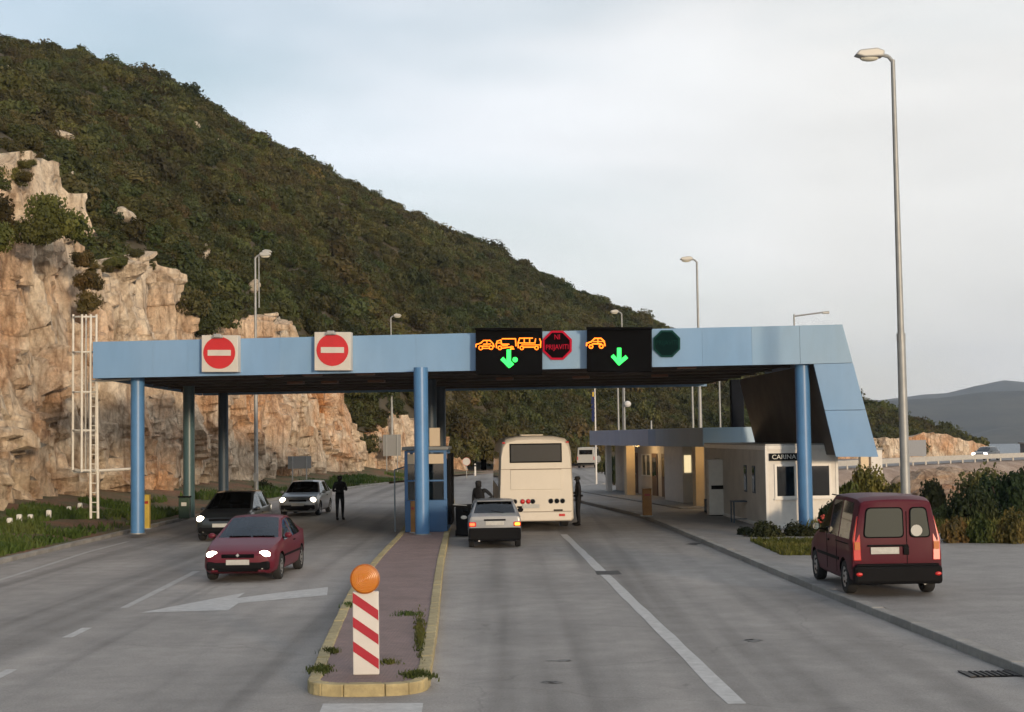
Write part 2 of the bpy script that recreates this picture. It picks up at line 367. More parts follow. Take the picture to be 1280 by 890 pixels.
# ------------------------------------------------------------------ ground
LEFT_EDGE = smooth_line([(-13.9, -30), (-13.6, 36), (-13.5, 48), (-13.1, 58), (-13.0, 76), (-9.0, 101), (-2.5, 126), (9, 147), (30, 163), (62, 176), (120, 192), (240, 220)], 120)
KERB_R = smooth_line([(7.9, -30), (6.95, 5), (6.48, 18.4), (5.87, 29.7), (4.9, 54.8), (3.6, 64), (2.6, 72), (3.2, 84), (7, 96), (13.6, 104)], 110, 6)
BAY = [(13.4, 42), (20, 39.5), (34, 37), (80, 33), (420, 20), (420, 420), (230, 205), (118, 178), (62, 157), (45, 141), (31, 125), (21.5, 112), (16, 97), (13.2, 72)]
def poly_dist(X, Y, poly):
    P = np.array(poly); Q = np.roll(P, -1, 0); best = np.full(X.shape, 1e9); ins = np.zeros(X.shape, bool)
    for (x0, y0), (x1, y1) in zip(P, Q):
        dx, dy = x1-x0, y1-y0; t = np.clip(((X-x0)*dx+(Y-y0)*dy)/(dx*dx+dy*dy), 0, 1)
        best = np.minimum(best, np.hypot(X-x0-t*dx, Y-y0-t*dy))
        c = ((y0 > Y) != (y1 > Y)) & (X < (x1-x0)*(Y-y0)/((y1-y0) if y1 != y0 else 1e-9)+x0); ins ^= c
    return np.where(ins, best, -best)
def fbm(x, y, z, o=4):
    return noise.fractal(Vector((x, y, z)), 1.0, 2.0, o)
def ground_h(X, Y):
    d = poly_dist(X, Y, BAY)
    d2 = poly_dist(X, Y, [(64, 185), (120, 200), (240, 228), (430, 266), (430, 430), (64, 430)])
    return -.05 - np.clip(d, 0, 26)*.52 - np.clip(d2, 0, 26)*.9
xs = np.r_[np.linspace(-300, -60, 8), np.linspace(-50, 10, 20), np.linspace(11, 75, 90), np.linspace(78, 420, 30)]
ys = np.r_[np.linspace(-40, 30, 10), np.linspace(32, 62, 34), np.linspace(63, 185, 90), np.linspace(190, 420, 16)]
GX, GY = np.meshgrid(xs, ys); GZ = ground_h(GX, GY)
jit = np.array([[fbm(x*.25, y*.25, 3.1) for x in xs] for y in ys]); inside = poly_dist(GX, GY, BAY)
GZ = GZ + np.where(inside > .3, jit*np.clip(inside*.3, 0, 1.6), 0)
GZ = np.maximum(GZ, -14)
def make_soil():
    M, t, b = nodes_of('soil'); g = t.nodes.new('ShaderNodeNewGeometry').outputs['Position']
    a = tnoise(t, g, .5, 6, .65); f = tnoise(t, g, 6, 8, .75)
    c = ramp(t, a, [(.3, (.24, .17, .13)), (.5, (.34, .26, .21)), (.62, (.42, .33, .27)), (.75, (.48, .40, .33))])
    c = tmix(t, .7, c, ramp(t, f, [(.3, (.55, .52, .48)), (.65, (1.2, 1.18, 1.15))]), 'MULTIPLY')
    t.links.new(c, b.inputs['Base Color']); b.inputs['Roughness'].default_value = .95; tbump(t, b, f, .8, .15); return M
SOIL = make_soil()
nx, ny = len(xs), len(ys)
V = np.c_[GX.ravel(), GY.ravel(), GZ.ravel()]
F = [(j*nx+i, j*nx+i+1, (j+1)*nx+i+1, (j+1)*nx+i) for j in range(ny-1) for i in range(nx-1)]
tag(raw('ground', V.tolist(), F, SOIL, sm=True), 'bare stony ground beside and below the road', None, None, 'structure')

# road: one asphalt sheet between the two edges, bending right round the bay
right_far = [(13.6, 104), (20.2, 114), (30, 126.8), (44, 142.5), (61, 158.5), (117, 180), (228, 207)]
road_poly = [tuple(p) for p in LEFT_EDGE] + [(240, 220), (228, 207)] + right_far[::-1][1:] + [tuple(p) for p in KERB_R[::-1]]
clean = [road_poly[0]]
for p in road_poly[1:]:
    if (p[0]-clean[-1][0])**2+(p[1]-clean[-1][1])**2 > .04: clean.append(p)
road = tag(sheet('road', clean, 0.0, ASPH), 'grey worn asphalt road through the border post', None, None, 'structure')

# painted markings, each its own sheet 4 mm above the asphalt
def marking(name, pix, M=MARK, z=.004, sub=0):
    return sheet(name, [gp(x, y, 0) for x, y in pix], z, M, road)
a0, a1 = gp(705, 668), gp(921, 880)
def strip(name, pts, wd, M=MARK, z=.004, jitter=.0):
    L = []; Rr = []
    for i, p in enumerate(pts):
        q = Vector(pts[min(i+1, len(pts)-1)])-Vector(pts[max(i-1, 0)]); q.z = 0; q.normalize(); nrm = Vector((-q.y, q.x, 0)); p = Vector(p)
        wj = wd/2*(1+random.uniform(-jitter, jitter))
        off = nrm*random.uniform(-jitter, jitter)*wd*.4
        L.append(p+nrm*wj+off); Rr.append(p-nrm*wj+off)
    return sheet(name, L+Rr[::-1], z, M, road)
strip('lane_line', [a0.lerp(a1, i/26) for i in range(27)], .22, jitter=.12)
marking('arrow_marking', [(176, 766), (306, 741), (296, 748), (340, 742), (410, 734), (409, 744), (345, 750), (298, 754), (285, 763)])
b0, b1 = gp(155, 760), gp(246, 714)
strip('lane_line', [b0.lerp(b1, i/6) for i in range(7)], .16, MARKF, jitter=.1)
strip('lane_line', [gp(84, 797), gp(97, 791), gp(109, 785)], .17, MARK, jitter=.1)
strip('lane_line', [gp(-30, 858), gp(-5, 847), gp(15, 837)], .17, MARK, jitter=.1)
e0 = [gp(x, y) for x, y in ((-60, 748), (0, 725), (60, 706), (110, 690), (160, 677))]
strip('edge_line', e0, .14, MARKF, jitter=.1)
marking('stop_bar', [(404, 880), (529, 879), (527, 893), (398, 894)])
# dark patched joints in the asphalt
DARKP = mat('tar_patch', (.055, .053, .052), .8, var=.3, scale=5)
c = gp(760, 716); sheet('tar_patch', [(c.x-.28, c.y-.45), (c.x+.05, c.y-.5), (c.x+.29, c.y-.42), (c.x+.27, c.y+.5), (c.x-.02, c.y+.42), (c.x-.27, c.y+.47)], .0045, DARKP, road)
for k, (px, py, wx, wy) in enumerate([(867, 680, .5, .3), (692, 853, .42, .05), (700, 826, .36, .06), (943, 801, .3, .10)]):
    c = gp(px, py); pts = [(c.x+wx/2*math.cos(a)*random.uniform(.45, 1.15), c.y+wy*1.6*math.sin(a)*random.uniform(.3, 1.3)) for a in np.linspace(0, 2*math.pi, 20)[:-1]]
    sheet('tar_patch', pts, .0045, DARKP if k < 1 else mat('oil_stain', (.13, .125, .12), .7, var=.35, scale=6), road)

# right-hand pavement with separate kerb stones
KZ = .13
pav_poly = [(p[0]+.22, p[1]) for p in KERB_R[:96]] + [(13.2, 100), (13.0, 72), (13.2, 42.3), (17, 40.0), (24, 38.6), (80, 31.5), (80, -30)]
pavement = tag(sheet('pavement', pav_poly, KZ-.006, PAVE), 'raised concrete pavement and parking apron right of the road', None, None, 'structure')
def kerb_run(line, parent, side, wd, h, M, y0, y1, step=1.0, name='kerb_stone', z0=-.02, tilt=.006, seam=.012):
    L = np.array(line); d = np.r_[0, np.cumsum(np.linalg.norm(np.diff(L, axis=0), axis=1))]; protos = {}
    s = 0.0
    while s+step < d[-1]:
        pa = Vector((np.interp(s, d, L[:, 0]), np.interp(s, d, L[:, 1]), 0)); pb = Vector((np.interp(s+step, d, L[:, 0]), np.interp(s+step, d, L[:, 1]), 0)); s += step
        if not (y0 <= pa.y <= y1): continue
        q = pb-pa; ln = q.length; a = math.atan2(q.y, q.x); nrm = Vector((q.y, -q.x, 0)).normalized()*side
        c = (pa+pb)/2+nrm*wd/2; key = round(ln, 1)
        if key not in protos:
            o = MB().box((0, 0, (h+z0)/2), (step-seam, wd, h-z0)).build(name, M, parent, bevel=.018, seg=2); protos[key] = o
        else:
            o = protos[key].copy(); COL.objects.link(o)
        o.parent = parent; o.location = (c.x, c.y, random.uniform(-tilt, tilt)); o.rotation_euler = (random.uniform(-tilt, tilt)*2, 0, a+random.uniform(-tilt, tilt)*2)
kerb_run(KERB_R, pavement, 1, .22, KZ, KERB, 8, 96)
# left verge: kerb stones, raised bank
verge_poly = [(p[0]-.2, p[1]) for p in LEFT_EDGE[:62] if p[1] > 0] + [(-12, 118), (-40, 118), (-40, 0)]
LE = [tuple(p) for p in LEFT_EDGE]
def make_verge():
    M, t, b = nodes_of('verge_soil'); g = t.nodes.new('ShaderNodeNewGeometry').outputs['Position']
    a = tnoise(t, g, .35, 5, .6); f = tnoise(t, g, 5, 8, .75)
    c = ramp(t, a, [(.38, (.20, .10, .055)), (.5, (.13, .10, .05)), (.62, (.07, .085, .03))])
    c = tmix(t, .7, c, ramp(t, f, [(.3, (.5, .5, .48)), (.65, (1.25, 1.2, 1.15))]), 'MULTIPLY')
    t.links.new(c, b.inputs['Base Color']); b.inputs['Roughness'].default_value = .95; tbump(t, b, f, .6, .1); return M
vv = []; vf = []
vl = [p for p in LEFT_EDGE if 5 < p[1] < 128]
for p in vl:
    for k, (off, z) in enumerate(((.2, .11), (1.2, .14), (2.6, .30), (4.5, .62), (7.5, 1.15), (12, 1.6))):
        vv.append((p[0]-off, p[1]+off*.05, z+fbm(p[0]+off, p[1]*.4, 1.7)*.10*min(1, off*.5)))
for i in range(len(vl)-1):
    for k in range(5): vf.append((i*6+k, (i+1)*6+k, (i+1)*6+k+1, i*6+k+1))
verge = tag(raw('verge', vv, vf, make_verge(), sm=True), 'reddish earth verge between the kerb and the cliff foot', None, None, 'structure')
kerb_run(LE, verge, -1, .2, .12, KERB, 14, 100)

# traffic island
ILEFT = [(-2.64, 18.5), (-2.72, 19.4), (-3.02, 24), (-3.37, 29.7), (-3.55, 37), (-3.66, 45.7), (-4.1, 58), (-4.5, 72)]
IRIGHT = [(-1.10, 18.5), (-1.14, 19.6), (-1.28, 24), (-1.52, 29.7), (-1.80, 37), (-2.05, 45.4), (-2.5, 58), (-2.95, 72)]
IL = smooth_line(ILEFT, 55, 4); IR = smooth_line(IRIGHT, 55, 4)
nose = [(-1.87+.77*math.copysign(abs(math.cos(a))**.72, math.cos(a)), 18.48-.66*math.sin(a)**.72) for a in np.linspace(0, math.pi, 15)]
isl_poly = [tuple(p) for p in IL[::-1]] + [(x, y) for x, y in nose[::-1]] + [tuple(p) for p in IR]
def inset(poly, d):
    P = [Vector((x, y, 0)) for x, y in poly]; n = len(P); O = []
    c = Vector((sum(p.x for p in P)/n, sum(p.y for p in P)/n, 0))
    for i in range(n):
        q = (P[(i+1) % n]-P[i-1]); nr = Vector((-q.y, q.x, 0)).normalized()
        O.append((P[i].x+nr.x*d, P[i].y+nr.y*d))
    return O
isl_in = [(p[0]+.1, p[1]) for p in IL[::-1]] + [(-1.87+(x+1.87)*.87, 18.48+(y-18.48)*.86) for x, y in nose[::-1]] + [(p[0]-.1, p[1]) for p in IR]
island = tag(sheet('traffic_island', isl_in, .132, PAVERS), 'pink paved traffic island with yellow painted kerb', None, None, 'structure')
kerb_run([tuple(p) for p in IL], island, 1, .17, .15, YEL, 18.4, 72, .8)
kerb_run([tuple(p) for p in IR], island, -1, .17, .15, YEL, 18.4, 72, .8)
for i in range(0, 14, 2):
    p0, p1, p2 = (Vector((*nose[j], 0)) for j in (i, i+1, i+2)); c0 = Vector((-1.87, 18.6, 0))
    inn = [p+(c0-p).normalized()*.17 for p in (p0, p1, p2)]
    pts = [p0, p1, p2, inn[2], inn[1], inn[0]]; cen = sum(pts, Vector())/6
    pts = [cen+(p-cen)*.975+Vector((0, 0, -.02)) for p in pts]
    MB().prism(pts, (0, 0, .168+random.uniform(-.006, .006))).build('kerb_stone', YEL, island, bevel=.015)

# water of the bay
M, t, b = nodes_of('sea_water'); b.inputs['Base Color'].default_value = (.20, .23, .25, 1); b.inputs['Roughness'].default_value = .55
tbump(t, b, tnoise(t, t.nodes.new('ShaderNodeNewGeometry').outputs['Position'], .3, 6, .7), .25, .5)
tag(raw('sea', [(-600, 150, -13), (4200, 20, -13), (4200, 4500, -13), (-600, 4500, -13)], [(0, 1, 2, 3)], M), 'calm grey water of the bay', None, None, 'structure')

# ------------------------------------------------------------------ cliffs
def cliff(name, foot, tops, label, M, du=.22, dv=.22, lean=.15, amp=1.0, into=(-1, 0)):
    foot = np.array(foot, float); d = np.r_[0, np.cumsum(np.linalg.norm(np.diff(foot, axis=0), axis=1))]
    Tp = np.array(tops, float); th = lambda y: np.interp(y, Tp[:, 0], Tp[:, 1])
    nu = int(d[-1]/du); S = np.linspace(0, d[-1], nu); fx = np.interp(S, d, foot[:, 0]); fy = np.interp(S, d, foot[:, 1])
    tx = np.gradient(fx); ty = np.gradient(fy); ln = np.hypot(tx, ty); nxv, nyv = -ty/ln, tx/ln      # to the left of travel = into the hill
    H = th(fy) if abs(foot[-1, 1]-foot[0, 1]) > abs(foot[-1, 0]-foot[0, 0]) else th(fx)
    H = H*(1+.035*np.array([fbm(s*.9, 7.7, 0) for s in S])) + .25*np.array([noise.noise(Vector((s*1.7, 1.3, 0))) for s in S])
    nv = int(max(H)/dv); T = np.r_[np.linspace(0, 1, nv), 1.0+np.array([.02, .05, .09])]; P = np.zeros((nu, len(T), 3))
    for k, t_ in enumerate(T):
        tt = min(t_, 1.0); back = lean*H*tt + (0 if t_ <= 1 else (t_-1)*60)
        P[:, k, 0] = fx+nxv*back; P[:, k, 1] = fy+nyv*back; P[:, k, 2] = H*tt - (0 if t_ <= 1 else (t_-1)*8) - .3*(k == 0)
    pts = P.reshape(-1, 3); lo, hi = pts.min(0)-2, pts.max(0)+2
    off = np.zeros(len(pts)); tl = np.zeros((len(pts), 3))
    wrp = np.array([noise.noise_vector(Vector(p)*.55) for p in pts])*.7
    for cell, a, tilt in ((3.6, .50, .26), (1.5, .34, .40), (.6, .17, .5)):
        n = int(np.prod(hi-lo)/cell**3)
        n = min(n, 60000); seeds = rng.uniform(lo, hi, (n, 3)); kd = kdtree.KDTree(n)
        # keep only the seeds near the wall
        for i, s in enumerate(seeds): kd.insert(s, i)
        kd.balance(); rv = rng.uniform(-1, 1, n); tv = rng.normal(0, tilt, (n, 3)); tv[:, 2] *= .35
        for i, p in enumerate(pts+wrp*min(1, cell/2)):
            q = p.copy(); q[2] *= .42
            co, idx, dist = kd.find(q)
            off[i] += a*rv[idx] + float(np.dot(q-np.array(co), tv[idx]))*.8
    off = off.reshape(nu, len(T)); taper = np.minimum(1, (np.linspace(0, 1, len(T))*6+.35))
    P[:, :, 0] -= (nxv[:, None]*off*taper*amp); P[:, :, 1] -= (nyv[:, None]*off*taper*amp); P[:, :, 2] += rng.normal(0, .03, P.shape[:2])
    m_ = len(T)
    F = [(i*m_+k, (i+1)*m_+k, (i+1)*m_+k+1, i*m_+k+1) for i in range(nu-1) for k in range(m_-1)]
    o = raw(name, P.reshape(-1, 3).tolist(), F, M); smooth(o.data, 12); tag(o, label, None, None, 'structure'); return o
CL_FOOT = [(-21.5, 30), (-20.3, 44), (-19.5, 54), (-18.8, 65), (-17.5, 80), (-15.5, 93), (-11.4, 113), (-4.2, 135)]
TOP_PX = [(-160, 170), (-60, 240), (5, 290), (18, 284), (23, 226), (35, 198), (60, 196), (74, 222), (80, 266), (104, 277), (108, 300), (111, 390), (117, 388), (121, 336), (150, 330), (180, 321), (205, 345), (235, 381), (242, 403), (262, 407), (282, 396), (330, 394), (338, 403), (345, 396), (366, 402), (385, 440), (415, 468), (430, 498), (440, 530), (450, 548), (470, 535), (490, 514), (515, 527), (540, 548), (560, 562), (600, 577)]
CL_TOP = [(30, 12.5)]
for px_, py_ in TOP_PX:                                     # where along the wall each crest point stands
    best = min(np.linspace(30, 134.9, 1500), key=lambda Y: abs(at(px_, py_, Y).x - (np.interp(Y, [p[1] for p in CL_FOOT], [p[0] for p in CL_FOOT]) - .15*at(px_, py_, Y).z)))
    if best > CL_TOP[-1][0]: CL_TOP.append((float(best), float(at(px_, py_, best).z)))
CL_TOP.append((135.1, 1.0))
cliff('cliff', CL_FOOT, CL_TOP, 'orange and cream blasted limestone cliff left of the road', ROCK)
cliff('cliff', [(17, 161), (33, 169.5), (60, 181)], [(17, 1.2), (22, 2.2), (30, 1.7), (40, 2.6), (47, 2.2), (52, 3), (60, 1.2)], 'low orange rock cutting at the foot of the far headland', ROCK, .4, .3, .2, .5)

# ------------------------------------------------------------------ hillside
HILL = [((-27, 5, 11), (-900, -330, 190)), ((-24.5, 40, 10.5), (-420, -60, 225)), ((-23, 56, 9.8), (-20, 74, 240)), ((-22, 66, 8), (170, 112, 245)), ((-21.5, 76, 9.5), (270, 150, 245)),
        ((-20, 86, 8), (345, 190, 245)), ((-18, 96, 8.5), (430, 231, 245)), ((-14, 108, 4.5), (545, 287, 240)), ((-8.5, 124, 2.5), (640, 328, 235)), ((-2, 140, .4), (760, 386, 228)), ((8, 154, .2), (850, 423, 222)),
        ((24, 166, .6), (980, 470, 212)), ((36, 172, .8), (1085, 508, 203)), ((47, 177, .8), (1150, 534, 196)), ((59, 183, .3), (1218, 561, 192)), ((68, 187, -14), (1236, 640, 205))]
lo_ = np.array([h[0] for h in HILL], float); hi_ = np.array([list(at(*h[1])) for h in HILL], float)
nu, nv = 170, 60
ss = np.linspace(0, 1, nu); kk = np.linspace(0, 1, len(HILL))
LO = np.c_[tuple(np.interp(ss, kk, lo_[:, i]) for i in range(3))]; HI = np.c_[tuple(np.interp(ss, kk, hi_[:, i]) for i in range(3))]
for A in (LO, HI):
    for _ in range(5): A[1:-1] = .25*A[:-2]+.5*A[1:-1]+.25*A[2:]
def hill_pt(s, t):
    i = s*(nu-1); a = int(min(i, nu-2)); f = i-a
    l = LO[a]*(1-f)+LO[a+1]*f; h = HI[a]*(1-f)+HI[a+1]*f
    if t <= 1:
        p = l*(1-t)+h*t; rise = h[2]-l[2]
        p = p + np.array([0, 0, rise*.10*math.sin(math.pi*t)])
        p[2] += fbm(p[0]*.035, p[1]*.035, 2.2, 4)*min(3.0, rise*.12)*math.sin(math.pi*min(1, t*1.05))
    else:
        dr = h-l; dr[2] = 0; dr /= np.linalg.norm(dr); p = h+dr*(t-1)*120; p[2] = h[2]-(t-1)**1.2*70
    return p
TT = np.r_[np.linspace(0, 1, nv), 1.04, 1.1, 1.25, 1.6]
HV = [hill_pt(s, t_).tolist() for s in ss for t_ in TT]; mm = len(TT)
HF = [(i*mm+k, (i+1)*mm+k, (i+1)*mm+k+1, i*mm+k+1) for i in range(nu-1) for k in range(mm-1)]
HSOIL = mat('hill_soil', (.050, .042, .024), .95, col2=(.095, .075, .045), scale=.22, bump=.6, bscale=2.0)
tag(raw('hillside', HV, HF, HSOIL, sm=True), 'scrub covered hillside falling from left to right', None, None, 'structure')

# foliage meshes: leaf faces spread through clumps
def leaf_mesh(name, n, r, M, leaf=.12, clumps=14, flat=.8, seed=0, gap=.5, core=True):
    g = np.random.default_rng(seed)
    cen = g.normal(0, 1, (clumps, 3)); cen /= np.linalg.norm(cen, axis=1)[:, None]; cen *= (g.uniform(.25, 1, (clumps, 1))**.6)*r*.68
    cen[:, 2] = np.abs(cen[:, 2])*flat + r*.18
    rad = g.uniform(.24, .48, clumps)*r
    k = g.integers(0, clumps, n); dirs = g.normal(0, 1, (n, 3)); dirs /= np.linalg.norm(dirs, axis=1)[:, None]
    P = cen[k] + dirs*(rad[k]*g.uniform(.45, 1.08, n))[:, None]*np.array([1, 1, .85])
    P[:, 2] = np.maximum(P[:, 2], g.uniform(0, .12, n)*r)
    nr = dirs + g.normal(0, .55, (n, 3)); nr /= np.linalg.norm(nr, axis=1)[:, None]
    up = g.normal(0, 1, (n, 3)); A = np.cross(nr, up); A /= np.linalg.norm(A, axis=1)[:, None]; B = np.cross(nr, A)
    sz = leaf*g.uniform(.6, 1.4, (n, 1))
    Q = np.stack([P-A*sz*.5, P-B*sz*.32+nr*sz*.08, P+A*sz*.5, P+B*sz*.32+nr*sz*.08], 1).reshape(-1, 3)
    F = np.arange(4*n).reshape(n, 4).tolist()
    me = bpy.data.meshes.new(name); me.from_pydata(Q.tolist(), [], F); me.materials.append(M); me.update(); return me
def leaf_variants(prefix, n, r, M, k, leaf, clumps=14, flat=.8):
    return [bpy.data.objects.new(prefix, leaf_mesh(prefix, n, r, M, leaf, clumps, flat, 100+i)) for i in range(k)]
def scatter(name, pts, sc, rz, vi, variants, label, cat='vegetation'):
    me = bpy.data.meshes.new(name); me.from_pydata([tuple(p) for p in pts], [], [])
    a = me.attributes.new('sc', 'FLOAT_VECTOR', 'POINT'); a.data.foreach_set('vector', np.array(sc, np.float32).ravel())
    a = me.attributes.new('rot', 'FLOAT_VECTOR', 'POINT'); a.data.foreach_set('vector', np.array([(0, 0, z) for z in rz], np.float32).ravel())
    a = me.attributes.new('vi', 'INT', 'POINT'); a.data.foreach_set('value', np.array(vi, np.int32))
    o = link(name, me); md = o.modifiers.new('scatter', 'NODES'); ng = bpy.data.node_groups.new(name, 'GeometryNodeTree'); md.node_group = ng
    ng.interface.new_socket('Geometry', in_out='INPUT', socket_type='NodeSocketGeometry'); ng.interface.new_socket('Geometry', in_out='OUTPUT', socket_type='NodeSocketGeometry')
    gi = ng.nodes.new('NodeGroupInput'); go = ng.nodes.new('NodeGroupOutput'); ip = ng.nodes.new('GeometryNodeInstanceOnPoints'); jn = ng.nodes.new('GeometryNodeJoinGeometry')
    for v in variants:
        oi = ng.nodes.new('GeometryNodeObjectInfo'); oi.inputs['Object'].default_value = v; oi.inputs['As Instance'].default_value = True
        ng.links.new(oi.outputs['Geometry'], jn.inputs[0])
    def na(nm, ty):
        n = ng.nodes.new('GeometryNodeInputNamedAttribute'); n.data_type = ty; n.inputs['Name'].default_value = nm; return n.outputs['Attribute']
    ng.links.new(gi.outputs[0], ip.inputs['Points']); ng.links.new(jn.outputs[0], ip.inputs['Instance']); ip.inputs['Pick Instance'].default_value = True
    ng.links.new(na('vi', 'INT'), ip.inputs['Instance Index']); ng.links.new(na('rot', 'FLOAT_VECTOR'), ip.inputs['Rotation']); ng.links.new(na('sc', 'FLOAT_VECTOR'), ip.inputs['Scale'])
    ng.links.new(ip.outputs[0], go.inputs[0])
    return tag(o, label, cat, None, 'stuff')
SCRUB = leaf_variants('scrub_bush', 1300, 1.0, LEAF_SCRUB, 7, .145, 10)
pts = []; sc = []
for _ in range(15000):
    s = random.random(); t_ = random.random()**.8*1.03
    p = hill_pt(s, t_)
    if p[1] < 20 or p[0] < -190: continue
    r = random.uniform(.8, 1.6)*(1.0 if random.random() > .14 else random.uniform(1.3, 1.9))*(1.0 if s < .8 else .85)
    if p[1] < 110: r *= .9
    if noise.noise(Vector((p[0]*.12, p[1]*.12, 9.1))) > .42 and random.random() < .6: continue
    pts.append((p[0], p[1], p[2]-.25*r)); sc.append((r*random.uniform(.9, 1.3), r*random.uniform(.9, 1.3), r*random.uniform(.85, 1.35)))
scatter('scrub', pts, sc, [random.uniform(0, 6.28) for _ in pts], [random.randrange(7) for _ in pts], SCRUB, 'dense olive brown scrub covering the whole hillside')
# denser green bushes along the cliff top
CT_N = 4
CT = leaf_variants('cliff_bush', 2600, 1.0, LEAF_SCRUB, 4, .13, 16)
pts = []; sc = []
cf = np.array(CL_FOOT); ct = np.array(CL_TOP)
for _ in range(420):
    y = random.uniform(46, 133); fx = np.interp(y, cf[:, 1], cf[:, 0]); h = np.interp(y, ct[:, 0], ct[:, 1]); b = random.uniform(0, 1)
    r = random.uniform(.6, 1.35)
    pts.append((fx-h*.15-.9-b*6.5, y+random.uniform(-1, 1), h*random.uniform(.86, .96)-.5+b*1.0)); sc.append((r, r, r*random.uniform(.9, 1.4)))
for _ in range(150):                                       # small plants breaking up the crest
    y = random.uniform(52, 133); fx = np.interp(y, cf[:, 1], cf[:, 0]); h = np.interp(y, ct[:, 0], ct[:, 1]); r = random.uniform(.25, .6)
    pts.append((fx-h*.15-random.uniform(-.1, .7), y, h-random.uniform(.0, .5))); sc.append((r, r, r*random.uniform(.8, 1.3)))
for px, py, Y, r in [(62, 262, 58.5, 1.3), (80, 272, 60, 1.2), (45, 280, 57.5, 1.0), (-12, 285, 54, 1.1), (-14, 250, 55, 1.2), (108, 345, 64.8, .8), (110, 375, 64.6, .8), (104, 318, 64.2, .7), (232, 370, 81, 1.5), (250, 392, 82, 1.5), (265, 380, 85, 1.8),
                     (240, 345, 84, 1.6), (410, 450, 108, 1.8), (440, 520, 112, 1.5), (455, 548, 113, 1.4), (470, 470, 118, 2.4), (445, 470, 114, 2.0), (560, 520, 131, 2.6), (540, 500, 130, 2.4), (590, 540, 137, 2.6), (575, 562, 137, 2.0), (620, 560, 145, 2.2)]:
    p = at(px, py, Y); pts.append((p.x, p.y, p.z-r*.8)); sc.append((r, r, r*1.3))
scatter('cliff_top_scrub', pts, sc, [random.uniform(0, 6.28) for _ in pts], [random.randrange(4) for _ in pts], CT, 'green bushes along the cliff top and in its gullies')

# pale rock outcrops showing among the scrub
def boulder(name, c, r, label, M=ROCKPALE, seed=0, group=None):
    bm = bmesh.new(); bmesh.ops.create_icosphere(bm, subdivisions=4, radius=1.0); g = np.random.default_rng(seed); seeds = g.normal(0, .8, (22, 3)); rv = g.uniform(-.22, .22, 22)
    for v in bm.verts:
        d = np.linalg.norm(seeds-np.array(v.co), axis=1); i = int(d.argmin()); v.co *= 1+rv[i]+.12*noise.noise(v.co*2.3+Vector((seed, 0, 0)))
        v.co.x *= r[0]; v.co.y *= r[1]; v.co.z *= r[2]
    me = bpy.data.meshes.new(name); bm.to_mesh(me); bm.free(); me.materials.append(M); smooth(me, 25)
    o = link(name, me, None, c, (g.uniform(-.3, .3), g.uniform(-.3, .3), g.uniform(0, 6))); return tag(o, label, 'rock', group)
def hill_at(px, py):                               # point where a line of sight meets the hill
    d = ray(px, py).normalized(); tree = hill_at.tree
    loc, n, i, dist = tree.ray_cast(Vector((0, 0, CAM_H))+d*30, d)
    return loc, dist
from mathutils.bvhtree import BVHTree
hill_at.tree = BVHTree.FromPolygons(HV, HF)
for k, (px, py, wpx, hpx, lab) in enumerate([(18, 102, 9, 8, 'pale rock outcrop high on the hill at the left edge'), (418, 213, 12, 16, 'pinkish rock outcrop just below the ridge line'), (280, 196, 5, 14, 'narrow upright pale rock midway up the hill'),
        (248, 168, 6, 7, 'small round pale rock above the narrow upright one'), (361, 205, 6, 5, 'small pale rock left of the outcrop under the ridge'), (162, 283, 16, 9, 'flat pale rock ledge above the cliff shoulder'),
        (262, 328, 6, 13, 'upright pale rock just above the left end of the canopy'), (95, 243, 9, 14, 'rounded pale boulder beside the tall cliff pinnacle'), (322, 368, 9, 8, 'pale boulder behind the left lamp post'), (85, 182, 14, 6, 'long pale ledge above the tall cliff pinnacle'), (452, 236, 6, 5, 'small pale rock right of the pinkish outcrop on the ridge'), (300, 262, 5, 6, 'small pale rock in mid slope above the left lamp post'), (200, 225, 6, 4, 'low pale rock in mid slope above the flat ledge')]):
    loc, dist = hill_at(px, py)
    if loc is None: continue
    s = loc.y/FPX
    boulder('rock_outcrop', loc+Vector((0, -1.3, .5)), (wpx*s, wpx*s*.8, hpx*s), lab, seed=k+1, group='rocks on the hillside')

# far hills across the bay
def far_hill(name, Y, prof, label, M, depth, rough):
    V = []; F = []; xs_ = np.linspace(prof[0][0], prof[-1][0], 160); pr = np.array(prof, float); K = 26
    for x in xs_:
        y = np.interp(x, pr[:, 0], pr[:, 1]); top = at(x, y, Y)
        for k in range(K):
            f = k/(K-1); z = -14+(top.z+14)*f**.85
            dz = fbm(top.x*.004, f*2.5+Y, 1.0, 5)*rough*math.sin(math.pi*min(1, f*.97+.03))+fbm(top.x*.02, f*4+Y, 3.0, 3)*rough*.12
            V.append((top.x*(1-.10*(1-f)), Y-depth*(1-f)+dz*3, z+dz*.6))
        V.append((top.x, Y+depth*.6, -14))
    K += 1
    for i in range(159):
        for k in range(K-1): F.append((i*K+k, (i+1)*K+k, (i+1)*K+k+1, i*K+k+1))
    return tag(raw(name, V, F, M, sm=True), label, None, None, 'structure')
FARM = mat('far_woodland', (.018, .022, .016), .95, col2=(.085, .078, .055), scale=.010, bump=1.0, bscale=.08)
far_hill('distant_hill', 2250, [(300, 470), (800, 515), (1000, 508), (1140, 499), (1170, 498), (1230, 490), (1290, 488), (1400, 490), (1700, 470), (2300, 520)], 'dark wooded hill on the far shore of the bay', FARM, 330, 10)
far_hill('distant_hill', 3600, [(300, 480), (900, 505), (1100, 500), (1150, 494), (1190, 490), (1225, 481), (1258, 475), (1290, 479), (1400, 470), (1700, 490), (2300, 500)], 'paler mountain ridge behind the wooded far hill', FARM, 600, 22)
far_hill('distant_hill', 1800, [(700, 560), (1100, 556), (1190, 552), (1215, 543), (1250, 534), (1290, 533), (1400, 528), (1800, 530), (2300, 545)], 'low dark headland at the water below the far hills', FARM, 150, 5)

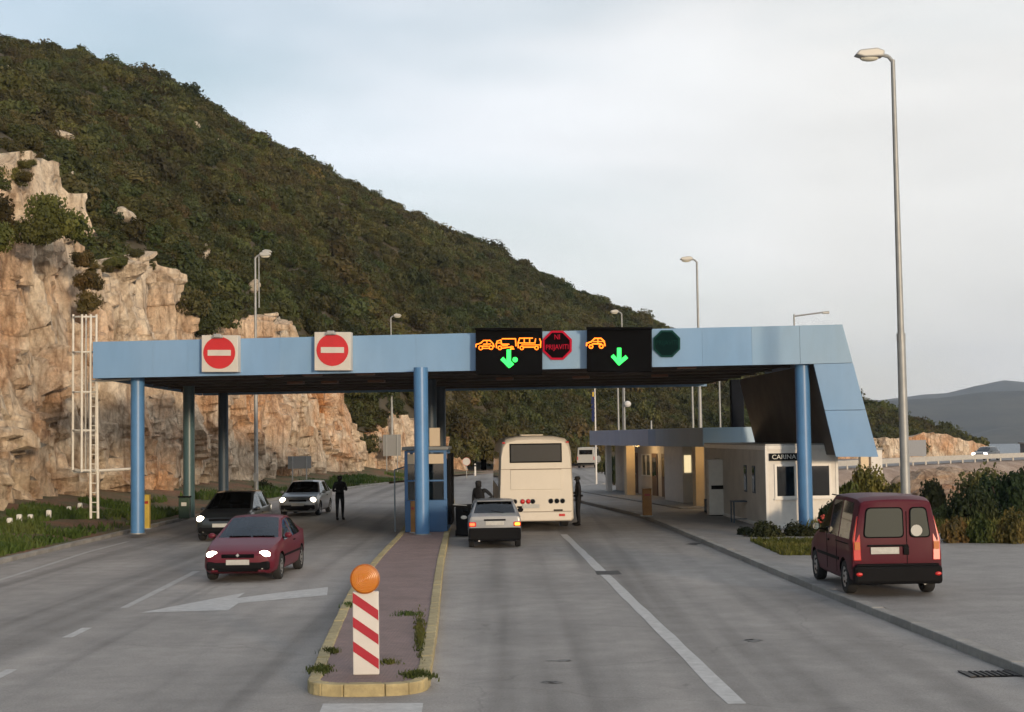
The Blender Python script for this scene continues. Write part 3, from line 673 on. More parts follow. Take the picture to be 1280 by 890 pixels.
# ------------------------------------------------------------------ canopy over the lanes
BK = Vector((-.035, 1, 0)).normalized()                  # direction of the road
PL, PR = at(116, 448, 47.3), at(1053, 430, 44.4); PL.z = PR.z = 0
E = (PR-PL).normalized(); NB = Vector((-E.y, E.x, 0))      # along the front; away from the camera
UP = Vector((0, 0, 1)); ZT, ZB = 6.47, 5.27
def fp(px, py, outw=0.0):
    o = Vector((0, 0, CAM_H)); d = ray(px, py); p0 = PL-NB*outw
    return o + d*((p0-o).dot(NB)/d.dot(NB))
def su(px, outw=0.0): return (fp(px, 440, outw)-PL).dot(E)
def cpt(s, z, back=0.0): return PL+E*s+BK*back+UP*z
SL, SR = 0.0, su(1053); SK = su(1017)                      # left end, top right corner, soffit corner of the slanted wing
DEP = 19.5
canopy = empty('checkpoint_canopy', cpt(SR/2, 0, DEP/2)); tag(canopy, 'pale blue canopy on round blue columns spanning the road', 'canopy')
bpy.context.view_layer.update()
INV = Matrix.Translation(-canopy.location)
def cw(mb, name, M, par=None, **k):                        # build in world coordinates under the canopy
    o = mb.build(name, M, canopy if par is None else par, **k)
    if par is None: o.location = -canopy.location
    return o
def front_panel(s0, s1, z0, z1, thick, M, name='fascia_panel', outw=0.0, gap=.0015):
    a = PL+E*(s0+gap)-NB*outw; b = PL+E*(s1-gap)-NB*outw
    poly = [a+UP*z0, b+UP*z0, b+UP*z1, a+UP*z1]
    return cw(MB().prism(poly, NB*thick), name, M, bevel=.003)
edges = [116, 191, 234, 300, 350, 441, 520, 594, 677, 733, 815, 878, 940, 1000]
mats = [1, 1, 1, 1, 0, 0, 0, 1, 2, 1, 0, 0, 2]
for (a, b), k in zip(zip(edges, edges[1:]), mats): front_panel(su(a), su(b), ZB, ZT, .10, FASC[k])
A_, B_, C_, D_ = fp(1053, 406), fp(1098, 571), fp(1045, 571), fp(1017, 453)
A_.z = ZT; D_.z = ZB
lab = lambda t_: A_.lerp(B_, t_); ldc = lambda t_: D_.lerp(C_, t_)
x0 = PL+E*(su(1000)+.006)
for k, (poly, mi) in enumerate([([x0+UP*ZB, D_, lab(.29), A_, x0+UP*ZT], 2), ([ldc(.004), ldc(.5), lab(.645), lab(.293)], 0), ([ldc(.504), ldc(1), B_, lab(.649)], 1)]):
    if k == 1: poly = [ldc(.004), ldc(.5), lab(.645), lab(.293)]
    cw(MB().prism([Vector(p) for p in poly], NB*.10), 'fascia_panel', FASC[mi], bevel=.003)
# soffit, roof deck, side and back fascia
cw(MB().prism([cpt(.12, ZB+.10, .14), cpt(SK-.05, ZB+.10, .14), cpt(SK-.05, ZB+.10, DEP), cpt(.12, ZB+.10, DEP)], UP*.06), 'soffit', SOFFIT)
cw(MB().prism([cpt(.12, ZT-.20, .14), cpt(SR-.1, ZT-.20, .14), cpt(SR-.1, ZT-.20, DEP), cpt(.12, ZT-.20, DEP)], UP*.08), 'roof_deck', GALV)
for k in range(8):
    q0 = .14+k*(DEP-.14)/8; q1 = q0+(DEP-.14)/8-.012
    cw(MB().prism([cpt(0, ZB, q0), cpt(0, ZB, q1), cpt(0, ZT, q1), cpt(0, ZT, q0)], E*.09), 'fascia_panel', FASC[k % 4])
for k in range(9):
    s0 = .1+k*(SK-.1)/9; s1 = s0+(SK-.1)/9-.012
    cw(MB().prism([cpt(s0, ZB, DEP+.02), cpt(s1, ZB, DEP+.02), cpt(s1, ZT, DEP+.02), cpt(s0, ZT, DEP+.02)], BK*.09), 'fascia_panel', FASC[(k*2+1) % 4])
inn = [D_+E*.02, C_+E*.06+UP*.05, C_+E*.14+UP*.05, D_+E*.10]
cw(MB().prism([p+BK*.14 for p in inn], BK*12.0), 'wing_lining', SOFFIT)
cw(MB().prism([p+BK*.14 for p in (A_-E*.10-UP*.05, B_-E*.10+UP*.05, B_, A_)], BK*12.0), 'wing_cladding', FASC[2])
for k in range(1, 7):                                       # ribs across the soffit
    q = k*DEP/7
    cw(MB().prism([cpt(.2, ZB+.02, q), cpt(SK-.1, ZB+.02, q), cpt(SK-.1, ZB+.099, q), cpt(.2, ZB+.099, q)], BK*.14), 'soffit_rib', SOFFIT)
LAMPD = mat('soffit_lamp_glass', (.22, .10, .055), .4)
for px in (334, 384, 452, 640, 752, 868):
    for bk in (1.6, 8.0):
        s = su(px); c = cpt(s, ZB+.045, bk)
        cw(MB().box(c, (.62, .34, .10), math.atan2(E.y, E.x)), 'soffit_lamp', LAMPD, bevel=.02)
# columns
def column(p, h, r, M, name='column'):
    o = cw(MB().lathe([(r, 0), (r, h)], (p[0], p[1], p[2]), n=28), name, M, sm=40)
    q = cw(MB().lathe([(r+.05, 0), (r+.05, .035), (r+.004, .035)], (p[0], p[1], p[2]), n=28), 'base_plate', GALV, sm=30)
    return o
lc = at(172, 566, 48.0); mc_ = at(527, 566, 45.35); rc = at(1005, 556, 45.0)
column((lc.x, lc.y, .12), ZB-.02, .225, BLUE); column((mc_.x, mc_.y, .132), ZB-.03, .225, BLUE); column((rc.x, rc.y, KZ), ZB-.03, .225, BLUE)
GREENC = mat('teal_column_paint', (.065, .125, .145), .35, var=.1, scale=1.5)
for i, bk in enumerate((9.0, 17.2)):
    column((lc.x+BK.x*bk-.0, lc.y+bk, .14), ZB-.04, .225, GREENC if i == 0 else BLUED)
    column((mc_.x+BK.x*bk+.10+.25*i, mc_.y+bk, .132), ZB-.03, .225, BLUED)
NAVY = mat('navy_steel', (.010, .013, .020), .8, spec=.1, var=.2)
for px, Y, wd in ((921, 59.4, .50), (956, 59.4, .62)):
    p = at(px, 500, Y); cw(MB().box((p.x, p.y, (ZB+.1+KZ)/2), (wd, .5, ZB+.1-KZ)), 'column', NAVY, bevel=.02)
p0, p1 = at(930, 486, 59.3), at(952, 556, 59.3)
cw(MB().cyl(p0, p1, .10, n=8), 'brace', NAVY)
# drain pipe running down to the kerb-side column
# ------------------------------------------------------------------ signs fixed on the canopy
def plane_poly(mb, pix, outw, thick):
    return mb.prism([fp(x, y, outw) for x, y in pix], NB*thick)
def disc_pix(cx, cy, r, n=32, a0=0.0): return [(cx+r*math.cos(a0+2*math.pi*i/n), cy+r*math.sin(a0+2*math.pi*i/n)) for i in range(n)]
REDS = mat('sign_red', (.52, .018, .022), .4, var=.08, scale=3); SIGNW = mat('sign_white', (.56, .53, .48), .5, var=.06, scale=3)
def world_thing(name, loc, label, cat, group=None):
    o = empty(name, loc); tag(o, label, cat, group); return o
def wb(mb, name, M, par, **k):                              # world-coordinate mesh parented to a top-level empty
    o = mb.build(name, M, par, **k); o.location = -par.location; return o
for (x0_, x1_, y0_, y1_, cx, cy, r), lb in (((252, 297, 419, 465, 274, 441, 20), 'no entry sign on the canopy, the one nearer the cliff'), ((393, 438, 415, 463, 415.5, 437.5, 20), 'no entry sign on the canopy, the one nearer the black displays')):
    s = world_thing('no_entry_sign', fp((x0_+x1_)/2, y1_, .3), lb, 'sign', 'no entry signs on the canopy')
    wb(plane_poly(MB(), [(x0_, y1_), (x1_, y1_), (x1_, y0_), (x0_, y0_)], .34, .335), 'board', SIGNW, s, bevel=.012)
    wb(plane_poly(MB(), disc_pix(cx, cy, r), .352, .010), 'red_disc', REDS, s)
    wb(plane_poly(MB(), [(cx-14.5, cy+3.6), (cx+14.5, cy+3.6), (cx+14.5, cy-3.6), (cx-14.5, cy-3.6)], .360, .007), 'white_bar', SIGNW, s)
    tp = fp(cx-2, y0_+2, .36); wb(MB().box(tp, (.34, .16, .10)).box(tp+Vector((0, -.06, .03)), (.24, .1, .12)), 'lamp_housing', GALV, s, bevel=.02)
def stroke(mb, pts, wpx, outw, closed=False, thick=.02):
    P = [Vector((x, y, 0)) for x, y in pts]
    if closed: P.append(P[0])
    for a, b in zip(P, P[1:]):
        q = b-a
        if q.length < 1e-6: continue
        q.normalize(); wpx_ = wpx*.86 if wpx < 3 else wpx*.94; nr = Vector((-q.y, q.x, 0))*wpx_/2; a2 = a-q*wpx*.35; b2 = b+q*wpx*.35
        mb.prism([fp(p.x, p.y, outw) for p in (a2+nr, b2+nr, b2-nr, a2-nr)], NB*thick)
    return mb
def c8(x, y): return (590+x/12.71, 400+y/12.71)
def arc(cx, cy, r, n=9): return [(cx+r*math.cos(2*math.pi*i/n), cy+r*math.sin(2*math.pi*i/n)) for i in range(n)]
DISP = mat('display_black', (.0035, .0035, .004), .9, spec=.08)
def display(pix, lb):
    x0_, x1_, y0_, y1_ = pix
    s = world_thing('lane_display', fp((x0_+x1_)/2, y1_, .3), lb, 'display', 'lane displays on the canopy')
    wb(plane_poly(MB(), [(x0_, y1_), (x1_, y1_), (x1_, y0_), (x0_, y0_)], .42, .415), 'housing', DISP, s, bevel=.015)
    wb(plane_poly(MB(), [(x0_-.7, y0_+1.5), (x1_+.7, y0_+1.5), (x1_+.7, y0_-1.2), (x0_-.7, y0_-1.2)], .60, .18), 'visor', DISP, s)
    return s
d1 = display((594.5, 676.5, 411, 468), 'black lane display lit with a car, a lorry and a bus above a green arrow')
cars_ = [c8(*p) for p in ((62, 425), (66, 388), (135, 368), (185, 325), (285, 325), (335, 375), (350, 425))]
m1 = MB(); O = .435
stroke(m1, cars_, 1.5, O); stroke(m1, [c8(180, 385), c8(290, 380)], 1.3, O); stroke(m1, [c8(165, 415), c8(255, 415)], 1.5, O); stroke(m1, [c8(235, 330), c8(235, 380)], 1.1, O)
stroke(m1, [c8(*p) for p in arc(138, 442, 30)], 1.3, O, True); stroke(m1, [c8(*p) for p in arc(302, 436, 30)], 1.3, O, True); stroke(m1, [c8(170, 450), c8(270, 450)], 1.3, O)
wb(m1, 'car_symbol', LEDO, d1)
m2 = MB(); stroke(m2, [c8(*p) for p in ((388, 440), (386, 380), (400, 335), (460, 318), (468, 385), (585, 385))], 1.5, O); stroke(m2, [c8(400, 365), c8(465, 365)], 1.1, O)
stroke(m2, [c8(*p) for p in ((480, 297), (690, 297), (698, 410))], 1.5, O); stroke(m2, [c8(480, 410), c8(560, 410)], 1.4, O); stroke(m2, [c8(480, 448), c8(605, 430), c8(665, 462)], 1.4, O)
stroke(m2, [c8(*p) for p in arc(442, 442, 28)], 1.3, O, True); stroke(m2, [c8(*p) for p in arc(632, 440, 22)], 1.2, O, True); wb(m2, 'lorry_symbol', LEDO, d1)
m3 = MB(); stroke(m3, [c8(*p) for p in ((735, 440), (730, 370), (755, 290), (960, 288))], 1.5, O); stroke(m3, [c8(1075, 300), c8(1092, 340), c8(1088, 435)], 1.5, O); stroke(m3, [c8(745, 365), c8(1000, 365), c8(1010, 300)], 1.4, O)
for x in (830, 915): stroke(m3, [c8(x, 295), c8(x, 360)], 1.3, O)
stroke(m3, [c8(830, 430), c8(985, 430)], 1.6, O); stroke(m3, [c8(790, 395), c8(1080, 395)], 1.1, O)
stroke(m3, [c8(*p) for p in arc(790, 442, 28)], 1.3, O, True); stroke(m3, [c8(*p) for p in arc(1025, 442, 28)], 1.3, O, True); wb(m3, 'bus_symbol', LEDO, d1)
m4 = MB(); stroke(m4, [c8(585, 495), c8(585, 650)], 5.6, O); stroke(m4, [c8(490, 625), c8(590, 725)], 5.2, O); stroke(m4, [c8(590, 725), c8(630, 695)], 5.2, O); plane_poly(m4, [c8(*p) for p in arc(685, 630, 42, 12)], O, .02); wb(m4, 'green_arrow', LEDG, d1)
d2 = display((733.5, 814.5, 410, 464.5), 'black lane display lit with one orange car and a green arrow')
c1 = lambda x, y: (670+x/6.4, 400+y/6.4)
m1 = MB(); stroke(m1, [c1(*p) for p in ((404, 205), (406, 186), (440, 175), (470, 147), (520, 147), (545, 170), (552, 205))], 1.8, O); stroke(m1, [c1(452, 190), c1(520, 190)], 1.8, O); stroke(m1, [c1(495, 150), c1(495, 186)], 1.2, O); stroke(m1, [c1(460, 172), c1(535, 172)], 1.2, O)
stroke(m1, [c1(*p) for p in arc(440, 212, 14)], 1.6, O, True); stroke(m1, [c1(*p) for p in arc(522, 210, 15)], 1.6, O, True); wb(m1, 'car_symbol', LEDO, d2)
m4 = MB(); stroke(m4, [c1(665, 235), c1(665, 320)], 5.6, O); stroke(m4, [c1(617, 292), c1(665, 345)], 5.0, O); stroke(m4, [c1(665, 345), c1(718, 300)], 5.0, O); wb(m4, 'green_arrow', LEDG, d2)
def text_mesh(txt, size, M, parent, c, ex, ey, name='lettering', depth=.006, font_w=1.0):
    cu = bpy.data.curves.new('t', 'FONT'); cu.body = txt; cu.size = size; cu.align_x = 'CENTER'; cu.align_y = 'CENTER'; cu.extrude = depth
    to = bpy.data.objects.new('t', cu); COL.objects.link(to); bpy.context.view_layer.update()
    me = bpy.data.meshes.new_from_object(to.evaluated_get(bpy.context.evaluated_depsgraph_get())); bpy.data.objects.remove(to); bpy.data.curves.remove(cu)
    ez = ex.cross(ey); mt = Matrix((ex*font_w, ey, ez)).transposed().to_4x4(); me.transform(Matrix.Translation(c) @ mt); me.materials.clear(); me.materials.append(M)
    o = link(name, me, parent); o.location = -parent.location; return o
OCT1 = mat('octagon_dark', (.006, .003, .004), .95, spec=.05); OCTG = mat('octagon_green', (.010, .050, .045), .9, spec=.1); OCTG2 = mat('octagon_green_dark', (.003, .014, .014), .95, spec=.05); OCTT = mat('octagon_green_text', (.008, .04, .036), .9, spec=.05)
for (cx, cy, r), (mo, mi, mtx), lb, lines in (((696.5, 431.5, 19.6), (LEDR, OCT1, LEDR), 'octagonal red outlined sign between the two black displays', (('NI', 421.5, 7.5), ('PRIJAVITI', 434, 7.2))),
                                             ((833.5, 429.5, 18.2), (OCTG, OCTG2, OCTT), 'dark green octagonal sign on the pale fascia', (('PRIJAVITI', 428.5, 6.6),))):
    s = world_thing('octagon_sign', fp(cx, cy+r, .1), lb, 'sign')
    wb(plane_poly(MB(), disc_pix(cx, cy, r, 8, math.pi/8), .06, .055), 'rim', mo, s)
    wb(plane_poly(MB(), disc_pix(cx, cy, r*.86, 8, math.pi/8), .068, .007), 'face', mi, s)
    for tx, ty, hh in lines: text_mesh(tx, hh*45/FPX*1.25, mtx, s, fp(cx, ty, .076), E, UP, font_w=.82)

# ------------------------------------------------------------------ access ladder with safety cage at the canopy's left end
lad = world_thing('caged_ladder', gp(118, 646, .3), 'white caged access ladder beside the left end of the canopy', 'ladder')
YL = 48.0; LW = mat('ladder_white', (.62, .59, .52), .5, var=.1, scale=4)
def lp(x, y, dy=0.0): return at(x, y, YL+dy)
for x in (113.5, 122.5): wb(MB().cyl(lp(x, 648), lp(x-1.5, 478), .045, n=8), 'rail', LW, lad)
for k in range(14):
    y = 640-k*12; wb(MB().cyl(lp(113.4-.0, y), lp(122.3, y), .018, n=6), 'rung', LW, lad)
for x, dy in ((90, 0), (101, -.55), (106, .4), (112, -.4), (119, 0)): wb(MB().cyl(lp(x+1, 590, dy), lp(x+1.5, 393, dy), .04 if x != 106 else .03, n=8), 'cage_strap', LW, lad)
for y in (396, 440, 490, 538, 588):
    pts_ = [(90, 0), (94, -.4), (101, -.55), (112, -.4), (119, 0)]; wb(MB().tube([lp(x+1.2, y, dy) for x, dy in pts_], .035, 6), 'cage_hoop', LW, lad)
wb(MB().cyl(lp(92, 590), lp(164, 586), .045, n=8), 'stay', LW, lad); wb(MB().cyl(lp(113, 477), lp(164, 474), .04, n=8), 'stay', LW, lad)

# ------------------------------------------------------------------ booth on the island
booth = world_thing('inspection_booth', Vector((-2.85, 47.6, .132)), 'blue glazed inspection booth on the island behind the middle column', 'booth')
BB = mat('booth_blue', (.035, .115, .26), .45, var=.1, scale=2); BG = mat('booth_grey', (.16, .17, .17), .6); BCRM = mat('booth_cream', (.50, .40, .28), .6)
bx0, bx1, by0, by1, bz = -3.52, -2.16, 46.6, 49.2, .132
def bb(x0, x1, y0, y1, z0, z1): return MB().box(((x0+x1)/2, (y0+y1)/2, (z0+z1)/2), (x1-x0, y1-y0, z1-z0))
wb(bb(bx0, bx1, by0, by1, bz, bz+1.02), 'lower_panel', BB, booth, bevel=.015)
for x in (bx0+.05, bx1-.05):
    for y in (by0+.05, by1-.05): wb(MB().box((x, y, bz+1.79), (.10, .10, 1.52)), 'corner_post', BB, booth)
wb(bb(bx0+.1, bx1-.1, by0+.02, by0+.05, bz+1.03, bz+2.18), 'window_pane', GLASS, booth); wb(bb(bx0+.02, bx0+.05, by0+.1, by1-.1, bz+1.03, bz+2.3), 'window_pane', GLASS, booth)
wb(bb(bx1-.05, bx1-.02, by0+.1, by1-.1, bz+1.03, bz+2.3), 'window_pane', GLASS, booth); wb(bb(bx0+.1, bx1-.1, by1-.05, by1-.02, bz+1.03, bz+2.3), 'window_pane', GLASS, booth)
wb(bb(bx0+.1, bx1-.1, by0-.012, by0+.015, bz+1.62, bz+1.67), 'glazing_bar', BB, booth)
wb(bb(bx0+.1, bx1-.1, by0-.01, by0+.06, bz+2.19, bz+2.50), 'notice_board', BCRM, booth); wb(bb(bx0, bx1, by0, by1, bz+2.55, bz+2.62), 'head_frame', BB, booth)
wb(bb(bx0-.08, bx1+.06, by0-.10, by1+.1, bz+2.63, bz+2.74), 'roof', BG, booth, bevel=.02); wb(bb(bx0+.3, bx1-.2, by0+.9, by1-.9, bz+1.03, bz+1.9), 'cabinet', BG, booth)
wb(bb(-2.75, -2.4, 47.2, 47.5, bz+2.745, bz+3.35), 'roof_unit', BCRM, booth, bevel=.02); wb(bb(bx0-.03, bx0-.002, 46.9, 48.6, bz+.3, bz+2.2), 'door', BLUED, booth)
wb(MB().tube([Vector((bx0-.35, 46.9, bz)), Vector((bx0-.35, 46.9, bz+2.0)), Vector((bx0-.02, 46.9, bz+2.1))], .025, 6), 'rail', BLUED, booth)
wb(bb(bx1+.002, bx1+.12, by0+.5, by1, bz+.2, bz+2.5), 'shutter_box', BLACK, booth)
def post(name, px, ptop, pbase, z, wpx, M, label, cat='post', square=True):
    b = gp(px, pbase, z); s = b.y/FPX; h = (pbase-ptop)*s; wd = wpx*s
    o = empty(name, b); tag(o, label, cat)
    (MB().box((0, 0, h/2), (wd, wd, h)) if square else MB().cyl((0, 0, 0), (0, 0, h), wd/2)).build('shaft', M, o, bevel=.02)
    MB().box((0, 0, h+.02), (wd*1.06, wd*1.06, .04)).build('cap', M, o, bevel=.01); MB().box((0, 0, .015), (wd*1.5, wd*1.5, .03)).build('foot_plate', GALV, o)
    MB().box((0, -wd/2-.006, h*.8), (wd*.6, .012, h*.08)).build('reflector', mat('reflector_red', (.3, .02, .015), .3), o)
    return o
YPOST = mat('post_yellow', (.46, .33, .05), .6, var=.15, scale=4); OPOST = mat('post_ochre', (.28, .13, .028), .6, var=.2, scale=4)
post('guard_post', 184, 620, 661, .12, 7, YPOST, 'yellow square post at the foot of the leftmost column')
post('guard_post', 516.5, 628, 666, .132, 6, OPOST, 'ochre post beside the blue middle column')
post('guard_post', 809, 612, 645, KZ, 11, OPOST, 'ochre barrier post on the kerb before the customs building')
g = gp(231, 648, .2); bo = world_thing('meter_cabinet', g, 'small dark green cabinet by the second left column', 'cabinet')
wb(MB().box(g+Vector((0, 0, .40)), (.42, .3, .80)), 'body', mat('cabinet_green', (.02, .05, .03), .5), bo, bevel=.02); wb(MB().box(g+Vector((0, -.156, .55)), (.2, .008, .14)), 'label_plate', WHITE, bo); wb(MB().box(g+Vector((0, 0, .83)), (.46, .34, .05)), 'lid', BLACK, bo)
g = gp(574.5, 672, 0); g.y = 46.2; g.x = -1.62; bn = world_thing('waste_bin', g, 'black waste bin with a pale sticker between booth and silver car', 'bin')
wb(MB().prism([g+Vector(p) for p in ((-.22, -.26, .04), (.24, -.26, .04), (.27, -.30, .95), (-.25, -.30, .95))], (0, .52, 0)), 'body', BLACK, bn, bevel=.03); wb(MB().box(g+Vector((0, 0, .985)), (.60, .64, .06)), 'lid', BLACK, bn, bevel=.02)
wb(MB().ell(g+Vector((.02, -.302, .62)), (.10, .01, .06)), 'sticker', SIGNW, bn); wb(MB().cyl(g+Vector((-.32, -.34, 1.03)), g+Vector((.12, -.34, 1.0)), .02, n=6), 'handle', GALV, bn)
for s in (-1, 1): wb(MB().cyl(g+Vector((s*.27, .2, .10)), g+Vector((s*.22, .2, .10)), .10, n=14), 'wheel', RUBBER, bn)

# ------------------------------------------------------------------ white office container under the canopy's right end
off = empty('customs_office', Vector((0, 0, KZ))); fl = at(957, 600, 45.75); off.location = (fl.x, fl.y, KZ); off.rotation_euler = (0, 0, math.atan2(-BK.x, BK.y)); tag(off, 'white prefabricated customs office with two front windows', 'office')
WO, LO_, HO = 2.33, 11.6, 2.62
P_ = lambda x0, x1, y0, y1, z0, z1: MB().box(((x0+x1)/2, (y0+y1)/2, (z0+z1)/2), (x1-x0, y1-y0, z1-z0))
def wall_with_openings(x0, x1, z0, z1, y0, y1, holes, mb=None):      # wall in the xz plane, holes (xa, xb, za, zb)
    mb = mb or MB(); xsx = sorted({x0, x1, *[h[0] for h in holes], *[h[1] for h in holes]}); zsx = sorted({z0, z1, *[h[2] for h in holes], *[h[3] for h in holes]})
    for a, b in zip(xsx, xsx[1:]):
        for c, d in zip(zsx, zsx[1:]):
            if any(a >= h[0]-1e-6 and b <= h[1]+1e-6 and c >= h[2]-1e-6 and d <= h[3]+1e-6 for h in holes): continue
            mb.box(((a+b)/2, (y0+y1)/2, (c+d)/2), (b-a, y1-y0, d-c))
    return mb
h1, h2 = (.36, .92, 1.02, 1.96), (1.47, 2.03, 1.02, 1.96)
wall_with_openings(.09, WO-.09, .12, HO-.14, .02, .07, [h1, h2]).build('front_wall', WALLW, off)
P_(.02, .07, .09, LO_-.09, .12, HO-.14).build('side_wall', mat('white_wall_shaded', (.50, .455, .40), .65, var=.12, scale=1.5), off); P_(WO-.07, WO-.02, .09, LO_-.09, .12, HO-.14).build('side_wall', WALLW, off); P_(.09, WO-.09, LO_-.07, LO_-.02, .12, HO-.14).build('back_wall', WALLW, off)  # road-side wall gets a darker white: its shade is put into the colour
for x in (0, WO-.09):
    for y in (0, LO_-.09): P_(x, x+.09, y, y+.09, 0, HO).build('corner_post', WHITE, off, bevel=.01)
for y in (0, LO_-.09):
    P_(.09, WO-.09, y, y+.085, HO-.14, HO).build('top_rail', WHITE, off, bevel=.01); P_(.09, WO-.09, y, y+.085, 0, .12).build('bottom_rail', WHITE, off, bevel=.01)
for x in (0, WO-.085):
    P_(x, x+.085, .09, LO_-.09, HO-.14, HO).build('top_rail', WHITE, off, bevel=.01); P_(x, x+.085, .09, LO_-.09, 0, .12).build('bottom_rail', WHITE, off, bevel=.01)
P_(.02, WO-.02, .02, LO_-.02, HO+.001, HO+.05).build('roof', GALV, off); P_(.09, WO-.09, .09, LO_-.09, .06, .12).build('floor', GALV, off)
for h in (h1, h2):
    wd = P_((h[0]+h[1])/2-.001, (h[0]+h[1])/2+.001, .04, .042, h[2], h[2]+.001).build('window', WHITE, off)
    fr = MB()
    for a, b, c, d in ((h[0]-.07, h[1]+.07, h[3], h[3]+.07), (h[0]-.07, h[1]+.07, h[2]-.07, h[2]), (h[0]-.07, h[0], h[2], h[3]), (h[1], h[1]+.07, h[2], h[3])): fr.box(((a+b)/2, .01, (c+d)/2), (b-a, .06, d-c))
    fr.build('frame', mat('window_white', (.70, .68, .64), .4), wd); P_(h[0], h[1], .035, .045, h[2], h[3]).build('pane', GLASSD, wd); P_(h[0]-.1, h[1]+.1, -.06, .019, h[2]-.11, h[2]-.072).build('sill', WHITE, wd)
for yy in (1.7, 3.1):
    wd = P_(-.005, .018, yy, yy+.42, 1.05, 1.95).build('window', BLUED, off); P_(-.012, -.006, yy+.05, yy+.37, 1.1, 1.9).build('pane', GLASSD, wd)
dd = P_(-.02, .018, 8.2, 9.1, .12, 2.1).build('door', mat('door_grey', (.30, .27, .24), .6), off); MB().cyl((-.07, 8.35, 1.1), (-.07, 8.48, 1.1), .02).build('handle', CHROME, dd)
sg = P_(.13, 1.06, -.035, .018, HO-.48, HO-.245).build('name_board', BLACK, off)
tm = text_mesh('CARINA', .20, mat('sign_letter_white', (.62, .62, .58), .5), off, Vector((0, 0, 0)), Vector((1, 0, 0)), UP, font_w=1.05); tm.location = (.595, -.042, HO-.365); tm.parent = sg; tm.name = 'lettering'
# furniture standing along the office wall
q = gp(906, 646, KZ); fc = empty('cabinet', (q.x-.15, q.y+.9, KZ), off.rotation_euler.z); tag(fc, 'tall pale cabinet with a dark slot standing beside the office wall', 'cabinet')
CABW = mat('cabinet_white', (.58, .56, .52), .55, var=.08)
P_(-.33, .33, -.25, .25, .03, 2.02).build('body', CABW, fc, bevel=.015); P_(-.24, .24, -.27, -.251, .98, 1.12).build('slot', BLACK, fc); P_(-.36, .36, -.28, .28, 2.022, 2.07).build('top', CABW, fc); P_(-.28, .28, -.2, .2, 0, .028).build('plinth', BLACK, fc)
q = gp(923, 650, KZ); tb = empty('table', (q.x+.0, q.y-1.4, KZ), off.rotation_euler.z); tag(tb, 'dark metal table standing in front of the pale cabinet', 'table')
P_(-.45, .42, -.3, .3, .70, .74).build('table_top', BLUED, tb, bevel=.01)
for x in (-.41, .38):
    for y in (-.26, .26): P_(x-.02, x+.02, y-.02, y+.02, 0, .70).build('leg', BLUED, tb)
P_(-.39, .36, -.27, -.25, .12, .15).build('stretcher', BLUED, tb)
q = gp(889, 640, KZ); tb = empty('stool', (q.x, q.y, KZ)); tag(tb, 'low dark stool left of the pale cabinet', 'stool')
P_(-.25, .25, -.2, .2, .46, .50).build('seat', BLUED, tb)
for x in (-.22, .22):
    for y in (-.17, .17): P_(x-.018, x+.018, y-.018, y+.018, 0, .46).build('leg', BLUED, tb)

# ------------------------------------------------------------------ customs building with its own blue-edged canopy further on
DBV = Vector((-.165, 1, 0)).normalized(); bang = math.atan2(-DBV.x, DBV.y)
cb = empty('customs_building', Vector((8.05, 59.0, KZ)), bang); tag(cb, 'long low customs building with a blue edged flat canopy', 'building')
LB = 20.5
WB_ = mat('building_wall', (.56, .51, .45), .7, var=.1, scale=1.2)
mbw = wall_with_openings(0, LB, 0, 2.55, 0, .2, [(4.9, 5.6, .85, 2.0), (8.6, 9.4, .95, 2.05), (2.2, 2.8, 1.0, 2.1), (13.0, 14.6, 1.0, 2.0)])
mbw.v = [(.9+.2-y, x, z) for x, y, z in mbw.v]; mbw.build('wall', WB_, cb)
P_(.902, 4.2, LB-.2, LB, 0, 2.55).build('end_wall', WB_, cb); P_(.902, 4.2, 0, .2, 0, 2.55).build('end_wall', WB_, cb); P_(4.0, 4.2, .2, LB-.2, 0, 2.55).build('back_wall', WB_, cb)
P_(-.35, 4.4, -.4, LB+.3, 2.56, 2.62).build('canopy_soffit', SOFFIT, cb); P_(-.3, 4.35, -.35, LB+.25, 3.15, 3.22).build('roof', GALV, cb)
FP2 = [(make_fascia('building_fascia_slate', (.33, .42, .60), (.37, .46, .63))), MATS['deep_blue_panel'], make_fascia('building_fascia_pale', (.23, .38, .55), (.28, .42, .57))]
ed = [-.4, 2.1, 4.6, 6.9, 8.2, 11.0, 14.0, 17.2, LB+.3]
for (a, b), k in zip(zip(ed, ed[1:]), (2, 2, 2, 1, 0, 0, 0, 0)): P_(-.45, -.352, a+.006, b-.006, 2.50, 3.28).build('fascia_panel', FP2[k], cb, bevel=.006)
for a, b in ((-.44, 1.2), (1.2, 2.8), (2.8, 4.4)):
    P_(a, b-.01, -.5, -.402, 2.5, 3.28).build('fascia_panel', FP2[2], cb); P_(a, b-.01, LB+.302, LB+.4, 2.5, 3.28).build('fascia_panel', FP2[0], cb)
for y in (1.2, 13.2): P_(-.28, .16, y, y+.5, .02, 2.555).build('pillar', CREAMW, cb, bevel=.01)
P_(-.02, .25, 18.6, 19.0, .02, 2.555).build('pillar', WALLW, cb, bevel=.01)
for (a, b, c, d), lit in (((4.9, 5.6, .85, 2.0), 1), ((8.6, 9.4, .95, 2.05), 0), ((2.2, 2.8, 1.0, 2.1), 0), ((13.0, 14.6, 1.0, 2.0), 0)):
    wd = P_(.93, .96, a, b, c, d).build('window', WARML if lit else GLASSD, cb)
    fr = MB()
    for y0, y1, z0, z1 in ((a-.06, b+.06, d, d+.06), (a-.06, b+.06, c-.06, c), (a-.06, a, c, d), (b, b+.06, c, d), ((a+b)/2-.02, (a+b)/2+.02, c, d)): fr.box((.885, (y0+y1)/2, (z0+z1)/2), (.05, y1-y0, z1-z0))
    fr.build('frame', WHITE, wd)
